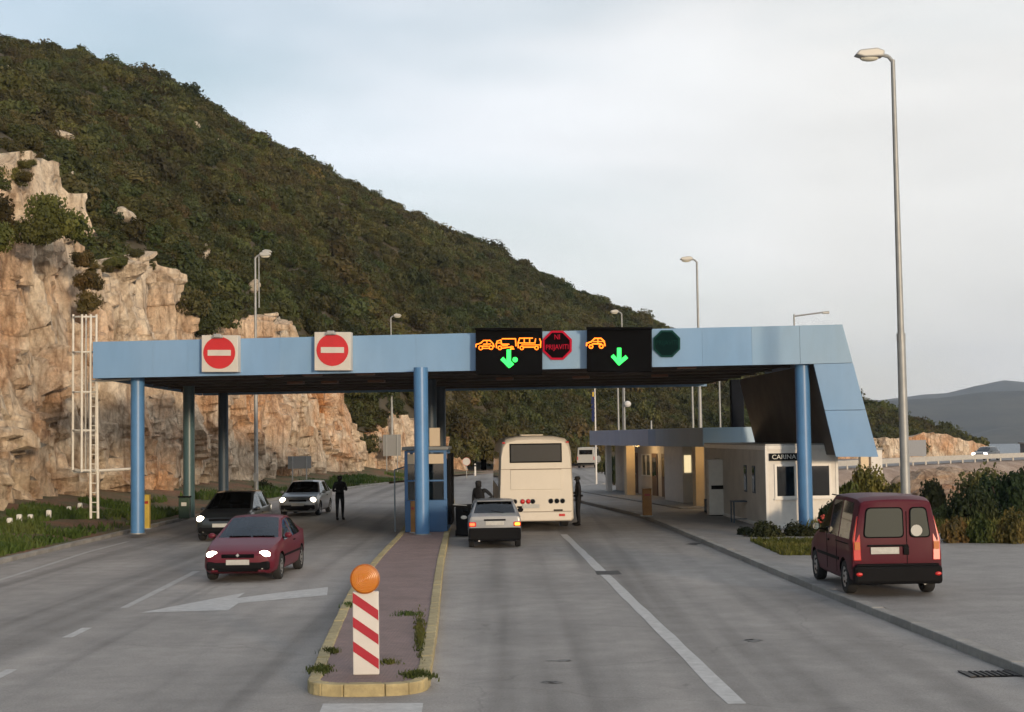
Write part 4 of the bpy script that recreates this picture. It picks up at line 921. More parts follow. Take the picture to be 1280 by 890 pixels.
for y in (9.8, 11.6, 15.5): 
    dr = P_(.85, .898, y, y+.95, .02, 2.1).build('door', mat('door_brown', (.13, .085, .06), .6) if y > 6 else WHITE, cb); P_(.83, .849, y+.15, y+.8, 1.0, 1.9).build('pane', GLASSD, dr); MB().cyl((.80, y+.1, 1.02), (.80, y+.22, 1.02), .02).build('handle', CHROME, dr)
pc = P_(.02, .84, 4.2, 7.2, .036, 2.5).build('entrance_porch', WHITE, cb, bevel=.01); P_(.10, .40, 4.17, 4.198, 1.35, 2.1).build('lit_window', WARML, pc); P_(.50, .80, 4.17, 4.198, .1, 2.1).build('doorway', BLACKM, pc)
P_(.03, .34, .60, .64, .8, 1.9).build('notice_board', WHITE, cb)
for ly in (-.25, 12.1):                                      # warm lamps fixed under the canopy, each lighting the pillar behind it
    lb_ = P_(-.2, .1, ly-.15, ly+.15, 2.47, 2.555).build('ceiling_lamp', WARML, cb, bevel=.02)
    ll = bpy.data.lights.new('lamp', 'POINT'); ll.energy = 30; ll.color = (1, .66, .30); ll.shadow_soft_size = .12; lo2 = bpy.data.objects.new('lamp_light', ll); COL.objects.link(lo2); lo2.parent = lb_; lo2.location = (-.05, ly, 2.32)
P_(-1.3, .85, 0, LB, .0, .035).build('doorstep', KERB, cb)

# ------------------------------------------------------------------ lamp posts and poles
def lamp_post(px, ptop, Y, label, arm=-1, r=.10, zb=0.0, arm_len=1.1, two=False):
    tp = at(px, ptop, Y); b = Vector((tp.x, tp.y, zb)); h = tp.z-zb
    o = empty('lamp_post', b); tag(o, label, 'lamp post')
    MB().cyl((0, 0, 0), (0, 0, h*.42), r*1.25, r*1.05, 14).build('lower_pole', GALV, o, sm=40); MB().cyl((0, 0, h*.42), (0, 0, h), r*.85, r*.55, 14).build('upper_pole', GALV, o, sm=40)
    MB().cyl((0, 0, 0), (0, 0, .04), r*2.4, n=14).build('base_flange', GALV, o); MB().cyl((0, 0, h*.415), (0, 0, h*.43), r*1.12, n=14).build('collar', GALV, o)
    MB().tube([(0, 0, h-.05), (arm*.12, 0, h+.10), (arm*.35, 0, h+.16)], r*.5, 8).build('arm', GALV, o)
    hd = MB().prism([(arm*x, -.17, z) for x, z in ((.28, h+.08), (arm_len-.25, h+.06), (arm_len, h+.14), (arm_len-.12, h+.27), (.45, h+.32), (.24, h+.24))], (0, .34, 0)).build('lamp_head', mat('lamp_head_grey', (.42, .42, .40), .45, metal=.2), o, bevel=.04)
    MB().ell((arm*(arm_len*.62), 0, h+.06), (.26, .13, .09)).build('lens', mat('lamp_lens', (.62, .60, .50), .25), hd)
    P_(-r*1.3, r*1.3, -r*1.35, -r*1.05, .7, 1.15).build('access_door', GALV, o)
    return o
lamp_post(1116, 75, 39, 'tall galvanised lamp post rising behind the parked maroon van', -1, .108, KZ, 1.05)
lamp_post(871, 327, 84, 'lamp post rising behind the dark green octagonal sign', -1, .10, KZ, 1.0)
lamp_post(319, 322, 80, 'lamp post in front of the cliff, left of the silver oncoming car', 1, .10, .2, .9)
lamp_post(488.5, 397, 118, 'lamp post left of the middle column, far along the cliff', 1, .10, .2, .9)
lamp_post(777, 392, 112, 'lamp post rising behind the right black display', -1, .10, 0, .9)
lamp_post(323.5, 318, 96, 'thin lamp post just behind the one in front of the cliff', 1, .07, .3, .9)
def mast(name, px, py, Y, r, zb, label, arm=None, cat='mast', extra=None):
    tp = at(px, py, Y); o = empty(name, (tp.x, tp.y, zb)); tag(o, label, cat); h = tp.z-zb
    MB().cyl((0, 0, 0), (0, 0, h), r, r*.7, 10).build('pole', GALV, o, sm=40); MB().cyl((0, 0, 0), (0, 0, .03), r*2.2, n=12).build('base_flange', GALV, o); MB().ell((0, 0, h), (r*.8, r*.8, r)).build('finial', GALV, o)
    if arm:
        q = at(arm[0], arm[1], Y)-Vector((tp.x, tp.y, zb)); MB().tube([(0, 0, h-.05), (q.x, q.y, q.z)], r*.7, 8).build('arm', GALV, o)
        MB().box((q.x-.15, q.y, q.z-.05), (.34, .12, .12)).build('camera_housing', GALV, o, bevel=.02)
    return o
mast('camera_mast', 992.5, 394, 70, .055, KZ, 'thin mast with a long arm above the right of the canopy', (1036, 389.5))
o = mast('light_mast', 772, 470, 100, .085, KZ, 'left one of two pale masts above the far end of the customs building')
o = mast('flood_light_mast', 779.5, 470, 92, .09, KZ, 'pale mast with a round flood light above the customs building'); p = at(784.5, 505, 91.8)-o.location
MB().ell(p, (.22, .18, .20)).build('flood_light', WHITE, o); MB().cyl((0, 0, p.z), (p.x-.1, 0, p.z), .04).build('bracket', GALV, o)
mast('light_mast', 865, 470, 78, .075, KZ, 'left one of the slim masts behind the building canopy, by the thick lamp post'); mast('light_mast', 899, 470, 76, .065, KZ, 'slim mast between the thick lamp post and the dark frame')
mast('vent_pipe', 814, 527, 78, .06, 3.3, 'short pale pipe sticking up from the building canopy roof', cat='pipe')
# flag pole
fpz = empty('flag_pole', at(745.5, 600, 92)); fpz.location.z = 0; tag(fpz, 'white flag pole with a furled blue flag past the bus', 'flag pole'); hp = at(745.5, 484, 92).z
MB().cyl((0, 0, 0), (0, 0, hp), .06, .04, 10).build('pole', WHITE, fpz, sm=40); MB().ell((0, 0, hp+.04), (.07, .07, .07)).build('finial', WHITE, fpz)
fm = MB(); zt_ = hp-.2; n = 14
for k in range(7):
    z0 = zt_-k*.28; 
    fm.prism([(-.02, -.06, z0), (-.02-.10-.05*math.sin(k*1.3), -.10, z0-.05), (-.14+.05*math.cos(k), .05, z0-.30), (-.02, .07, z0-.29)], (-.10, -.04, -.02))
fm.build('flag', mat('flag_blue', (.012, .022, .10), .8), fpz, sm=60); MB().box((-.12, -.11, zt_-.25), (.1, .02, .3)).build('flag_star_patch', mat('flag_yellow', (.55, .38, .04), .8), fpz)

# ------------------------------------------------------------------ vehicles
def interp_st(st, y):
    a = np.array(sorted(st), float); return [float(np.interp(y, a[:, 0], a[:, k])) for k in range(1, a.shape[1])]
def paint(name, col, rough=.35, metal=0.2): return mat(name, col, rough, metal=metal, coat=.6, var=.05, scale=2)
def car_shell(st, side_win, wscreen, rscreen, wheels, wr, box=False):
    """closed loft; returns mesh with material indices 0 body 1 windscreen 2 rear 3.. side windows; 9 wheel well"""
    ys = {s[0] for s in st}
    for a, b in side_win: ys |= {a, b}
    for w_ in (wscreen, rscreen):
        if w_: ys |= set(w_)
    ys = sorted(ys); full = []
    for a, b in zip(ys, ys[1:]):
        n = max(1, int((b-a)/.12)); full += [a+(b-a)*k/n for k in range(n)]
    full.append(ys[-1]); rings = []
    for y in full:
        zb, zs, zt, ws, wt = interp_st(st, y); d = zt-zs
        h = [(0, zb), (ws*.84, zb), (ws*.955, zb+.07*min(1, (zs-zb)/.4)), (ws, zb+.32*(zs-zb)), (ws*.998, zb+.62*(zs-zb)), (ws*.975, zs-.035), (ws*.952, zs),
             (wt+(ws*.952-wt)*.10, zs+d*.86), (wt*.985, zs+d*.945), (wt*.90, zs+d*.985), (wt*.5, zt+.012*min(1, d*4)), (0, zt+.02*min(1, d*4))]
        rings.append([(x, y, z) for x, z in h] + [(-x, y, z) for x, z in h[-2:0:-1]])
    m_ = len(rings[0]); V = [p for r_ in rings for p in r_]; F = []; MI = []
    for i in range(len(full)-1):
        ym = (full[i]+full[i+1])/2
        for k in range(m_):
            kk_ = k if k < 11 else m_-1-k         # mirrored band index
            mi = 0
            if kk_ == 6:
                for w_, (a, b) in enumerate(side_win):
                    if min(a, b) < ym < max(a, b): mi = 3+w_
            if kk_ in (9, 10):
                if wscreen and min(wscreen) < ym < max(wscreen): mi = 1
                if rscreen and min(rscreen) < ym < max(rscreen): mi = 2
            F.append((i*m_+k, (i+1)*m_+k, (i+1)*m_+(k+1) % m_, i*m_+(k+1) % m_)); MI.append(mi)
    F.append(tuple(range(m_-1, -1, -1))); MI.append(0); e = (len(full)-1)*m_; F.append(tuple(range(e, e+m_))); MI.append(0)
    me = bpy.data.meshes.new('shell'); me.from_pydata(V, [], F)
    for _ in range(10): me.materials.append(BLACKM)
    me.polygons.foreach_set('material_index', MI); bm = bmesh.new(); bm.from_mesh(me); bmesh.ops.recalc_face_normals(bm, faces=bm.faces); bm.to_mesh(me); bm.free()
    o = bpy.data.objects.new('tmp_shell', me); COL.objects.link(o); cut = []
    W2 = max(s[4] for s in st)
    for (wy, wz) in wheels:
        for sgn in (-1, 1):
            cm = MB().cyl((sgn*(W2-.30), wy, wz), (sgn*(W2+.3), wy, wz), wr+.055, n=28).mesh('cut')
            for _ in range(10): cm.materials.append(BLACKM)
            cm.polygons.foreach_set('material_index', [9]*len(cm.polygons)); co_ = bpy.data.objects.new('cut', cm); COL.objects.link(co_); cut.append(co_)
            md = o.modifiers.new('b', 'BOOLEAN'); md.operation = 'DIFFERENCE'; md.solver = 'EXACT'; md.object = co_; md.material_mode = 'INDEX'
    bpy.context.view_layer.update(); res = bpy.data.meshes.new_from_object(o.evaluated_get(bpy.context.evaluated_depsgraph_get()))
    for c in cut: bpy.data.objects.remove(c)
    bpy.data.objects.remove(o)
    return res
def split_parts(me, names, parent):
    objs = {}
    for idx, (nm, M) in names.items():
        bm = bmesh.new(); bm.from_mesh(me); bmesh.ops.delete(bm, geom=[f for f in bm.faces if f.material_index != idx], context='FACES')
        if not bm.faces: bm.free(); continue
        for f in bm.faces: f.material_index = 0
        groups = [None]
        if nm == 'side_window': groups = [1, -1]
        for g in groups:
            b2 = bm.copy()
            if g: bmesh.ops.delete(b2, geom=[f for f in b2.faces if f.calc_center_median().x*g < 0], context='FACES')
            if b2.faces:
                m2 = bpy.data.meshes.new(nm); b2.to_mesh(m2); m2.materials.clear(); m2.materials.append(M); smooth(m2, 32); objs.setdefault(nm, []).append(link(nm, m2, parent))
            b2.free()
        bm.free()
    return objs
def add_wheel(parent, x, y, r, wd, rimM=CHROME):
    s = 1 if x > 0 else -1
    t_ = MB().lathe([(r*.62, -wd/2), (r*.94, -wd/2), (r, -wd/2+.03), (r, wd/2-.03), (r*.94, wd/2), (r*.62, wd/2)], (x, y, r), 'X', 26).build('wheel', RUBBER, parent, sm=35)
    rm = MB().lathe([(.01, s*wd*.30), (r*.2, s*wd*.32), (r*.55, s*wd*.40), (r*.64, s*wd*.46), (r*.64, -s*wd*.3)], (x, y, r), 'X', 22)
    rm.build('rim', rimM, t_, sm=35)
    hole = MB()
    for k in range(7):
        a = 2*math.pi*k/7; hole.cyl((x+s*wd*.36, y+r*.42*math.cos(a), r+r*.42*math.sin(a)), (x+s*wd*.415, y+r*.42*math.cos(a), r+r*.42*math.sin(a)), r*.085, n=8)
    hole.build('rim_hole', BLACKM, t_)
def seats(parent, yf, yr, z, w_):
    for x in (-w_, w_): MB().box((x, yf, z+.12), (.46, .5, .18)).box((x, yf-.24, z+.46), (.44, .14, .62)).box((x, yf-.27, z+.84), (.24, .10, .18)).build('seat', SEAT, parent, bevel=.04)
    MB().box((0, yr, z+.12), (w_*3.2, .5, .18)).box((0, yr-.25, z+.42), (w_*3.2, .14, .55)).build('rear_bench', SEAT, parent, bevel=.04)
def rb(parent, name, M, c, size, bevel=.02, rot=None):
    return MB().box(c, size, M=Matrix.Rotation(rot[0], 3, rot[1]) if rot else None).build(name, M, parent, bevel=bevel)
def mirrors(parent, M, y, z, x):
    for s in (-1, 1):
        o = MB().ell((s*(x+.09), y, z+.03), (.09, .05, .065)).build('wing_mirror', M, parent, sm=60); MB().box((s*(x+.0), y+.02, z-.02), (.12, .05, .03)).build('mirror_arm', BLACK, o)
def base_car(loc, rz, label, st, sw, ws, rs, wheels, wr, bodyM, glassM=GLASS, name='parked_car', cat='car', rimM=CHROME, seat=True, group=None, wd=.18, wx=None):
    o = empty(name, loc, rz); tag(o, label, cat, group)
    me = car_shell(st, sw, ws, rs, wheels, wr); nm = {0: ('body', bodyM), 1: ('windscreen', glassM), 2: ('rear_window', glassM), 9: ('wheel_well', BLACKM)}
    for i in range(len(sw)): nm[3+i] = ('side_window', glassM)
    parts = split_parts(me, nm, o); W2 = max(s[4] for s in st)
    for wy, wz in wheels:
        for s in (-1, 1): add_wheel(o, s*((wx or W2)-wd/2-.015), wy, wr, wd, rimM)
    if seat: seats(o, .15, -.75, .32, .36)
    return o, parts
# maroon hatchback coming towards the camera
MAROON = mat('maroon_paint', (.105, .008, .019), .45, coat=.2, var=.05, scale=2, spec=.3)
ST_MEG = [(1.965, .34, .56, .60, .52, .46), (1.93, .24, .60, .645, .68, .60), (1.82, .19, .645, .70, .775, .68), (1.55, .18, .72, .79, .825, .74), (1.15, .18, .80, .87, .845, .77), (.86, .18, .85, .925, .85, .77),
          (.02, .18, .88, 1.335, .85, .60), (-.35, .18, .89, 1.375, .85, .60), (-.85, .18, .90, 1.345, .85, .585), (-1.12, .18, .92, 1.29, .845, .575), (-1.68, .20, .97, 1.03, .825, .64), (-1.86, .24, .94, .985, .79, .66), (-1.95, .36, .80, .83, .74, .62)]
fwheel, rwheel = gp(345, 720), gp(372, 707)
cL = Vector((-6.1, 34.2, 0))
def oncoming(loc, rz, label, st, sw, ws, rs, M, wf, wb_, H, head_z, head_x, head_y, plate_z, front_y, lights=HEAD, grille=True, group='cars coming through the left lane', hr=(.135, .06, .085)):
    o, parts = base_car(loc, rz, label, st, sw, ws, rs, [(wf, .29), (wb_, .29)], .29, M, name='oncoming_car', group=group)
    for s in (-1, 1):
        hl = MB().ell((s*head_x, head_y, head_z), hr).build('headlight', lights, o, sm=60)
    rb(o, 'front_bumper', BLACK, (0, front_y-.05, .37), (1.42, .15, .20), .05); rb(o, 'grille', BLACKM, (0, front_y-.02, head_z-.03), (.74, .10, .085), .02)
    rb(o, 'number_plate', PLATE, (0, front_y+.028, plate_z), (.52, .012, .115), .004); rb(o, 'air_intake', BLACKM, (0, front_y-.045, .275), (.9, .12, .07), .02)
    for s in (-1, 1): MB().ell((s*.55, front_y-.005, .33), (.075, .03, .05)).build('fog_lamp', mat('fog_lamp_glass', (.45, .45, .43), .2), o, sm=60)
    mirrors(o, M, .68, .93, .80)
    for s in (-1, 1): rb(o, 'door_handle', BLACK, (s*.852, -.28, .80), (.02, .18, .03), .006)
    rb(o, 'wiper', BLACKM, (.2, .83, .955), (.5, .02, .015), .003); rb(o, 'wiper', BLACKM, (-.35, .83, .955), (.5, .02, .015), .003)
    return o
o = oncoming(cL, math.pi-.035, 'maroon hatchback with lit headlights nearest in the left lane', ST_MEG, [(.80, -.14), (-.20, -1.18)], (.86, .02), (-1.12, -1.68), MAROON, 1.17, -1.30, 1.37, .615, .585, 1.89, .45, 1.95)
MB().prism([(-.0, 1.965, .645), (.04, 1.965, .605), (0, 1.965, .565), (-.04, 1.965, .605)], (0, .02, 0)).build('badge', CHROME, o)
MB().ell((-.47, 1.90, .60), (.055, .03, .05)).build('side_lamp', HEAD, o)
for s in (-1, 1): rb(o, 'rub_strip', BLACK, (s*.856, -.1, .52), (.02, 2.0, .05), .008)
# silver hatchback behind it
SILV = paint('silver_paint', (.28, .29, .30), .35, .5)
ST_POLO = [(1.88, .32, .58, .62, .56, .50), (1.84, .22, .64, .70, .72, .64), (1.72, .18, .69, .76, .79, .70), (1.40, .18, .78, .85, .82, .75), (1.0, .18, .86, .92, .825, .76), (.92, .18, .88, .94, .825, .75), (.22, .18, .90, 1.37, .825, .60),
           (-.2, .18, .91, 1.42, .825, .60), (-1.1, .18, .93, 1.40, .82, .58), (-1.40, .18, .94, 1.34, .815, .57), (-1.78, .22, .96, 1.02, .80, .64), (-1.84, .28, .90, .94, .77, .66), (-1.88, .40, .72, .76, .72, .62)]
p = gp(372, 645); o = oncoming(Vector((-8.85, 61.6, 0)), math.pi-.05, 'silver hatchback with lit headlights beside the officer in the road', ST_POLO, [(.86, -.10), (-.16, -.90), (-.96, -1.36)], (.92, .22), (-1.40, -1.78), SILV, 1.12, -1.22, 1.42, .67, .63, 1.82, .48, 1.872, hr=(.125, .06, .105))
# dark car behind the maroon one
DARKG = paint('charcoal_paint', (.022, .025, .026), .3, .3)
ST_DRK = [(2.05, .34, .60, .64, .58, .52), (2.0, .24, .68, .74, .74, .66), (1.85, .2, .74, .81, .82, .73), (1.5, .2, .82, .90, .855, .78), (1.05, .2, .90, .97, .86, .79), (.95, .2, .92, .98, .86, .78), (.10, .2, .95, 1.46, .86, .63),
          (-.3, .2, .96, 1.50, .86, .63), (-1.3, .2, .98, 1.48, .86, .61), (-1.6, .2, .99, 1.42, .85, .60), (-1.95, .24, 1.0, 1.08, .83, .66), (-2.05, .4, .85, .9, .78, .64)]
o = oncoming(Vector((-9.15, 47.4, 0)), math.pi-.03, 'dark grey car with one lit headlight behind the maroon hatchback', ST_DRK, [(.88, -.15), (-.21, -1.1), (-1.16, -1.56)], (.95, .10), (-1.6, -1.95), DARKG, 1.25, -1.35, 1.5, .71, .65, 1.98, .51, 2.035, hr=(.125, .06, .10))
for ch in o.children:
    if ch.name.startswith('headlight') and ch.data.vertices[0].co.x < 0:
        ch.data.materials.clear(); ch.data.materials.append(mat('unlit_lamp_glass', (.35, .35, .34), .15))
# silver hatchback seen from behind
ST_AX = [(1.80, .34, .58, .62, .5, .44), (1.7, .22, .66, .72, .70, .62), (1.3, .18, .76, .84, .75, .68), (.9, .18, .84, .90, .76, .70), (.12, .18, .87, 1.30, .77, .57), (-.3, .18, .88, 1.345, .77, .58), (-1.0, .18, .90, 1.33, .77, .57), (-1.22, .18, .915, 1.29, .765, .56),
         (-1.60, .20, .925, .985, .755, .66), (-1.70, .24, .90, .955, .74, .66), (-1.80, .26, .86, .90, .73, .66), (-1.815, .40, .78, .82, .71, .64)]
SILV2 = mat('pale_silver_paint', (.25, .26, .275), .4, metal=.3, coat=.3, var=.05, scale=2)
o, parts = base_car(Vector((-.62, 42.9, 0)), .035, 'silver hatchback seen from behind with its tail lights on', ST_AX, [(.82, -.1), (-.16, -1.2)], (.9, .12), (-1.22, -1.60), [(1.1, .27), (-1.2, .27)], .27, SILV2, name='waiting_car', wd=.16, wx=.76)
rb(o, 'rear_bumper', BLACK, (0, -1.80, .40), (1.48, .16, .36), .05); rb(o, 'plate_recess', BLACKM, (0, -1.815, .80), (.62, .02, .05), .008); rb(o, 'number_plate', PLATE, (0, -1.822, .71), (.52, .02, .11), .004)
rb(o, 'tail_light', TAILON, (-.64, -1.80, .68), (.17, .06, .10), .03); rb(o, 'tail_light', TAILOR, (.64, -1.80, .68), (.17, .06, .10), .03); rb(o, 'tail_lens', TAIL, (-.63, -1.797, .68), (.22, .05, .15), .03); rb(o, 'tail_lens', TAIL, (.63, -1.797, .68), (.22, .05, .15), .03)
rb(o, 'spoiler', SILV2, (0, -1.24, 1.315), (1.0, .12, .03), .012); rb(o, 'rear_wiper', BLACKM, (.08, -1.62, 1.02), (.36, .02, .015), .004, (.2, 'Y')); rb(o, 'underbody', BLACKM, (0, -1.72, .24), (1.2, .2, .10), .03); mirrors(o, BLACK, .66, .92, .74)
MB().cyl((-.45, -1.86, .22), (-.45, -1.70, .22), .025).build('exhaust_pipe', CHROME, o)
# maroon panel van parked on the pavement
MAR2 = mat('dark_maroon_paint', (.070, .004, .014), .5, coat=.08, var=.05, scale=2, spec=.18)
ST_KAN = [(1.99, .36, .66, .70, .56, .5), (1.95, .26, .72, .78, .72, .64), (1.82, .22, .78, .86, .79, .70), (1.45, .22, .90, .98, .825, .74), (1.12, .22, .98, 1.05, .83, .74), (.42, .22, 1.02, 1.72, .83, .61), (.1, .22, 1.03, 1.80, .83, .63), (-.8, .22, 1.03, 1.83, .83, .645),
          (-1.75, .24, 1.03, 1.81, .83, .65), (-1.90, .26, 1.03, 1.77, .825, .645), (-1.965, .30, 1.02, 1.75, .82, .64), (-1.985, .36, 1.0, 1.71, .81, .635)]
kl = Vector((7.0, 28.55, KZ)); o, parts = base_car(kl, .0, 'maroon small van parked on the pavement at the right', ST_KAN, [(1.0, .12), (.04, -.72), (-.80, -1.62)], (1.12, .42), None, [(1.31, .31), (-1.30, .31)], .31, MAR2, name='parked_van', cat='van', wd=.19)
YR = -1.985
def rounded(poly, r, n=4):
    O = []; P = [Vector(p) for p in poly]
    for i, p in enumerate(P):
        a = (P[i-1]-p).normalized()*r; b = (P[(i+1) % len(P)]-p).normalized()*r
        for k in range(n+1):
            f = k/n; O.append((p+a)*(1-f)**2 + p*2*f*(1-f) + (p+b)*f*f)
    return O
def rear_win(x0, x1, z0, z1, t0, t1):
    f = MB().prism(rounded([(x0, YR-.002, z0), (x1, YR-.002, z0), (t1, YR-.002, z1), (t0, YR-.002, z1)], .09), (0, -.014, .0)).build('rear_window', BLACKM, o)
    MB().prism(rounded([(x0+.022, YR-.0165, z0+.022), (x1-.022, YR-.0165, z0+.022), (t1-.022, YR-.0165, z1-.022), (t0+.022, YR-.0165, z1-.022)], .08), (0, -.004, 0)).build('pane', mat('rear_glass', (.040, .048, .043), .5, spec=.25), f)
rear_win(-.61, .14, 1.07, 1.63, -.55, .13); rear_win(.24, .63, 1.07, 1.63, .25, .56)
rb(o, 'door_seam', BLACKM, (.19, YR-.002, .98), (.012, .012, 1.15), .002)
rb(o, 'rear_bumper', BLACK, (0, YR-.01, .40), (1.62, .20, .34), .06); rb(o, 'bumper_step', BLACK, (0, YR-.06, .58), (1.5, .08, .05), .02)
rb(o, 'number_plate', PLATE, (-.22, YR-.022, .84), (.52, .016, .125), .004); rb(o, 'plate_lamp', BLACK, (-.16, YR-.022, .93), (.74, .03, .035), .008); rb(o, 'door_handle', BLACK, (.17, YR-.025, .84), (.10, .03, .16), .01)
for s in (-1, 1):
    tl = MB().prism([(s*.795, YR-.02, .66), (s*.655, YR-.02, .66), (s*.665, YR-.012, 1.0), (s*.66, YR+.028, 1.50), (s*.705, YR+.03, 1.46), (s*.80, YR-.005, 1.05)], (0, .07, 0)).build('tail_light', TAIL, o, bevel=.012)
    MB().box((s*.725, YR-.026, .93), (.10, .012, .14)).build('indicator_lens', mat('amber_lens', (.45, .12, .02), .25), tl); MB().ell((s*.72, YR-.115, .42), (.06, .02, .035)).build('reflector', TAIL, o)
MB().lathe([(.001, 0), (.105, 0)], (.37, YR-.024, 1.20), 'Y', 20).build('sticker', mat('sticker_white', (.45, .45, .42), .6), o)
rb(o, 'roof_rack_gutter', BLACK, (-.60, -.6, 1.775), (.03, 2.2, .02), .005); rb(o, 'roof_rack_gutter', BLACK, (.60, -.6, 1.775), (.03, 2.2, .02), .005)
mirrors(o, mat('mirror_shell', (.03, .03, .03), .4), .80, 1.10, .80); MB().lathe([(.001, 0), (.065, 0)], (-.90, .745, 1.13), 'Y', 16).build('mirror_glass', mat('mirror_glass', (.8, .8, .78), .05, metal=1.0), o)
for s in (-1, 1):
    rb(o, 'side_rub_strip', BLACK, (s*.834, .0, .62), (.02, 1.9, .06), .008); rb(o, 'door_handle', BLACK, (s*.836, -.02, .92), (.02, .16, .035), .006); rb(o, 'slide_rail', BLACKM, (s*.832, -1.2, .95), (.012, 1.0, .02), .003); rb(o, 'door_seam', BLACKM, (s*.832, .08, .72), (.008, .012, .72), .002); rb(o, 'door_seam', BLACKM, (s*.832, -.76, .72), (.008, .012, .72), .002)
MB().cyl((.5, YR-.02, .24), (.5, YR+.2, .24), .03).build('exhaust_pipe', GALV, o); rb(o, 'rear_axle', BLACKM, (0, -1.30, .31), (1.3, .10, .10), .02)

# coach standing at the booth
BUSC = mat('bus_cream_paint', (.62, .565, .48), .5, var=.04, scale=1.5)
ST_BUS = [(10.0, .55, 1.2, 2.6, 1.05, .9), (9.8, .40, 1.2, 2.95, 1.2, 1.05), (9.2, .32, 1.25, 3.12, 1.25, 1.10), (8, .32, 1.25, 3.18, 1.25, 1.12), (.6, .32, 1.25, 3.18, 1.25, 1.12), (.2, .32, 1.25, 3.17, 1.245, 1.11), (.06, .33, 1.25, 3.12, 1.225, 1.08), (0, .36, 1.25, 3.05, 1.195, 1.04)]
def bus_st(st):
    return st
bl = Vector((.74, 48.0, 0)); o = empty('coach', bl, .035); tag(o, 'cream coach seen from behind in the right lane', 'bus')
def bus_shell():
    ys = sorted({s[0] for s in ST_BUS} | {.9, 1.9, 3.3, 4.7, 6.1, 7.5, 8.9}); V = []; F = []; MI = []
    for y in ys:
        zb, zs, zt, ws, wt = interp_st(ST_BUS, y); h = [(0, zb), (ws*.93, zb), (ws, zb+.08), (ws, zs+.0), (ws*.99, zs+.22), (ws*.955, zt-.55), (ws*.90, zt-.26), (ws*.80, zt-.10), (ws*.5, zt-.02), (0, zt)]
        V += [(x, y, z) for x, z in h] + [(-x, y, z) for x, z in h[-2:0:-1]]
    m_ = 18
    for i in range(len(ys)-1):
        for k in range(m_):
            kk_ = k if k < 9 else m_-1-k; mi = 3 if (kk_ == 4 and .9 <= ys[i] < 8.9) else 0; F.append((i*m_+k, (i+1)*m_+k, (i+1)*m_+(k+1) % m_, i*m_+(k+1) % m_)); MI.append(mi)
    e = (len(ys)-1)*m_; F += [tuple(range(m_-1, -1, -1)), tuple(range(e, e+m_))]; MI += [0, 1]
    me = bpy.data.meshes.new('bus'); me.from_pydata(V, [], F); [me.materials.append(BLACKM) for _ in range(10)]; me.polygons.foreach_set('material_index', MI)
    bm = bmesh.new(); bm.from_mesh(me); bmesh.ops.recalc_face_normals(bm, faces=bm.faces); bm.to_mesh(me); bm.free(); ob = bpy.data.objects.new('tmp', me); COL.objects.link(ob); cut = []
    for wy in (2.6, 8.0):
        for s in (-1, 1):
            cm = MB().cyl((s*.85, wy, .48), (s*1.6, wy, .48), .58, n=28).mesh('c'); [cm.materials.append(BLACKM) for _ in range(10)]; cm.polygons.foreach_set('material_index', [9]*len(cm.polygons)); co_ = bpy.data.objects.new('c', cm); COL.objects.link(co_); cut.append(co_)
            md = ob.modifiers.new('b', 'BOOLEAN'); md.solver = 'EXACT'; md.operation = 'DIFFERENCE'; md.object = co_; md.material_mode = 'INDEX'
    bpy.context.view_layer.update(); res = bpy.data.meshes.new_from_object(ob.evaluated_get(bpy.context.evaluated_depsgraph_get())); [bpy.data.objects.remove(c) for c in cut]; bpy.data.objects.remove(ob); return res
split_parts(bus_shell(), {0: ('body', BUSC), 1: ('windscreen', GLASSD), 3: ('side_window', GLASSD), 9: ('wheel_well', BLACKM)}, o)
for wy in (2.6, 8.0):
    for s in (-1, 1): add_wheel(o, s*1.08, wy, .48, .28, GALV)
rw = rb(o, 'rear_window', BLACK, (0, -.012, 2.60), (1.74, .03, .64), .07); rb(rw, 'pane', mat('bus_rear_glass', (.022, .022, .022), .35, spec=.35), (0, -.026, 2.60), (1.66, .012, .56), .05)
BSEAM = mat('bus_seam', (.20, .155, .11), .6)
for z, wd_ in ((2.07, 2.36), (.66, 2.34)): rb(o, 'panel_seam', BSEAM, (0, -.003, z), (wd_, .010, .018), .003)
rb(o, 'engine_hatch', BUSC, (0, -.008, 1.72), (1.70, .026, .66), .03); rb(o, 'hatch_lip', BSEAM, (0, -.022, 2.055), (1.70, .006, .014), .002)
rb(o, 'rear_bumper', BUSC, (0, -.02, .50), (2.32, .09, .30), .04)
for x, M_ in ((-.72, BLACK), (-.46, TAIL), (-.27, TAIL), (-.12, BLACK), (.48, BLACK), (.68, BLACK), (.87, BLACK)):
    l_ = MB().lathe([(.001, .026), (.05, .024), (.072, 0)], (x, -.012, 1.0), 'Y', 18).build('rear_lamp', M_, o, sm=50); MB().lathe([(.075, .012), (.09, 0)], (x, -.003, 1.0), 'Y', 18).build('lamp_ring', GALV, l_)
rb(o, 'number_plate', PLATE, (-.18, -.022, .84), (.56, .014, .13), .004); rb(o, 'reflector', TAIL, (.84, -.072, .54), (.20, .02, .08), .008); rb(o, 'vent', BLACK, (.72, -.018, .70), (.30, .02, .05), .006); rb(o, 'emblem', BLACK, (-.56, -.015, .82), (.16, .012, .06), .01); rb(o, 'reflector', TAIL, (-.84, -.072, .54), (.20, .02, .08), .008)
for x in (-1.06, 1.06): rb(o, 'marker_lamp', TAIL, (x, .0, 2.95), (.10, .03, .05), .01)
for s in (-1, 1): 
    mr = MB().tube([(s*1.1, 9.6, 2.7), (s*1.55, 9.75, 2.6), (s*1.6, 9.75, 2.25)], .025, 6).build('mirror_arm', BLACK, o); MB().box((s*1.6, 9.74, 2.05), (.22, .10, .42)).build('wing_mirror', BLACK, mr, bevel=.03)
rb(o, 'roof_hatch', BUSC, (0, 3.0, 3.20), (.8, .9, .05), .02)

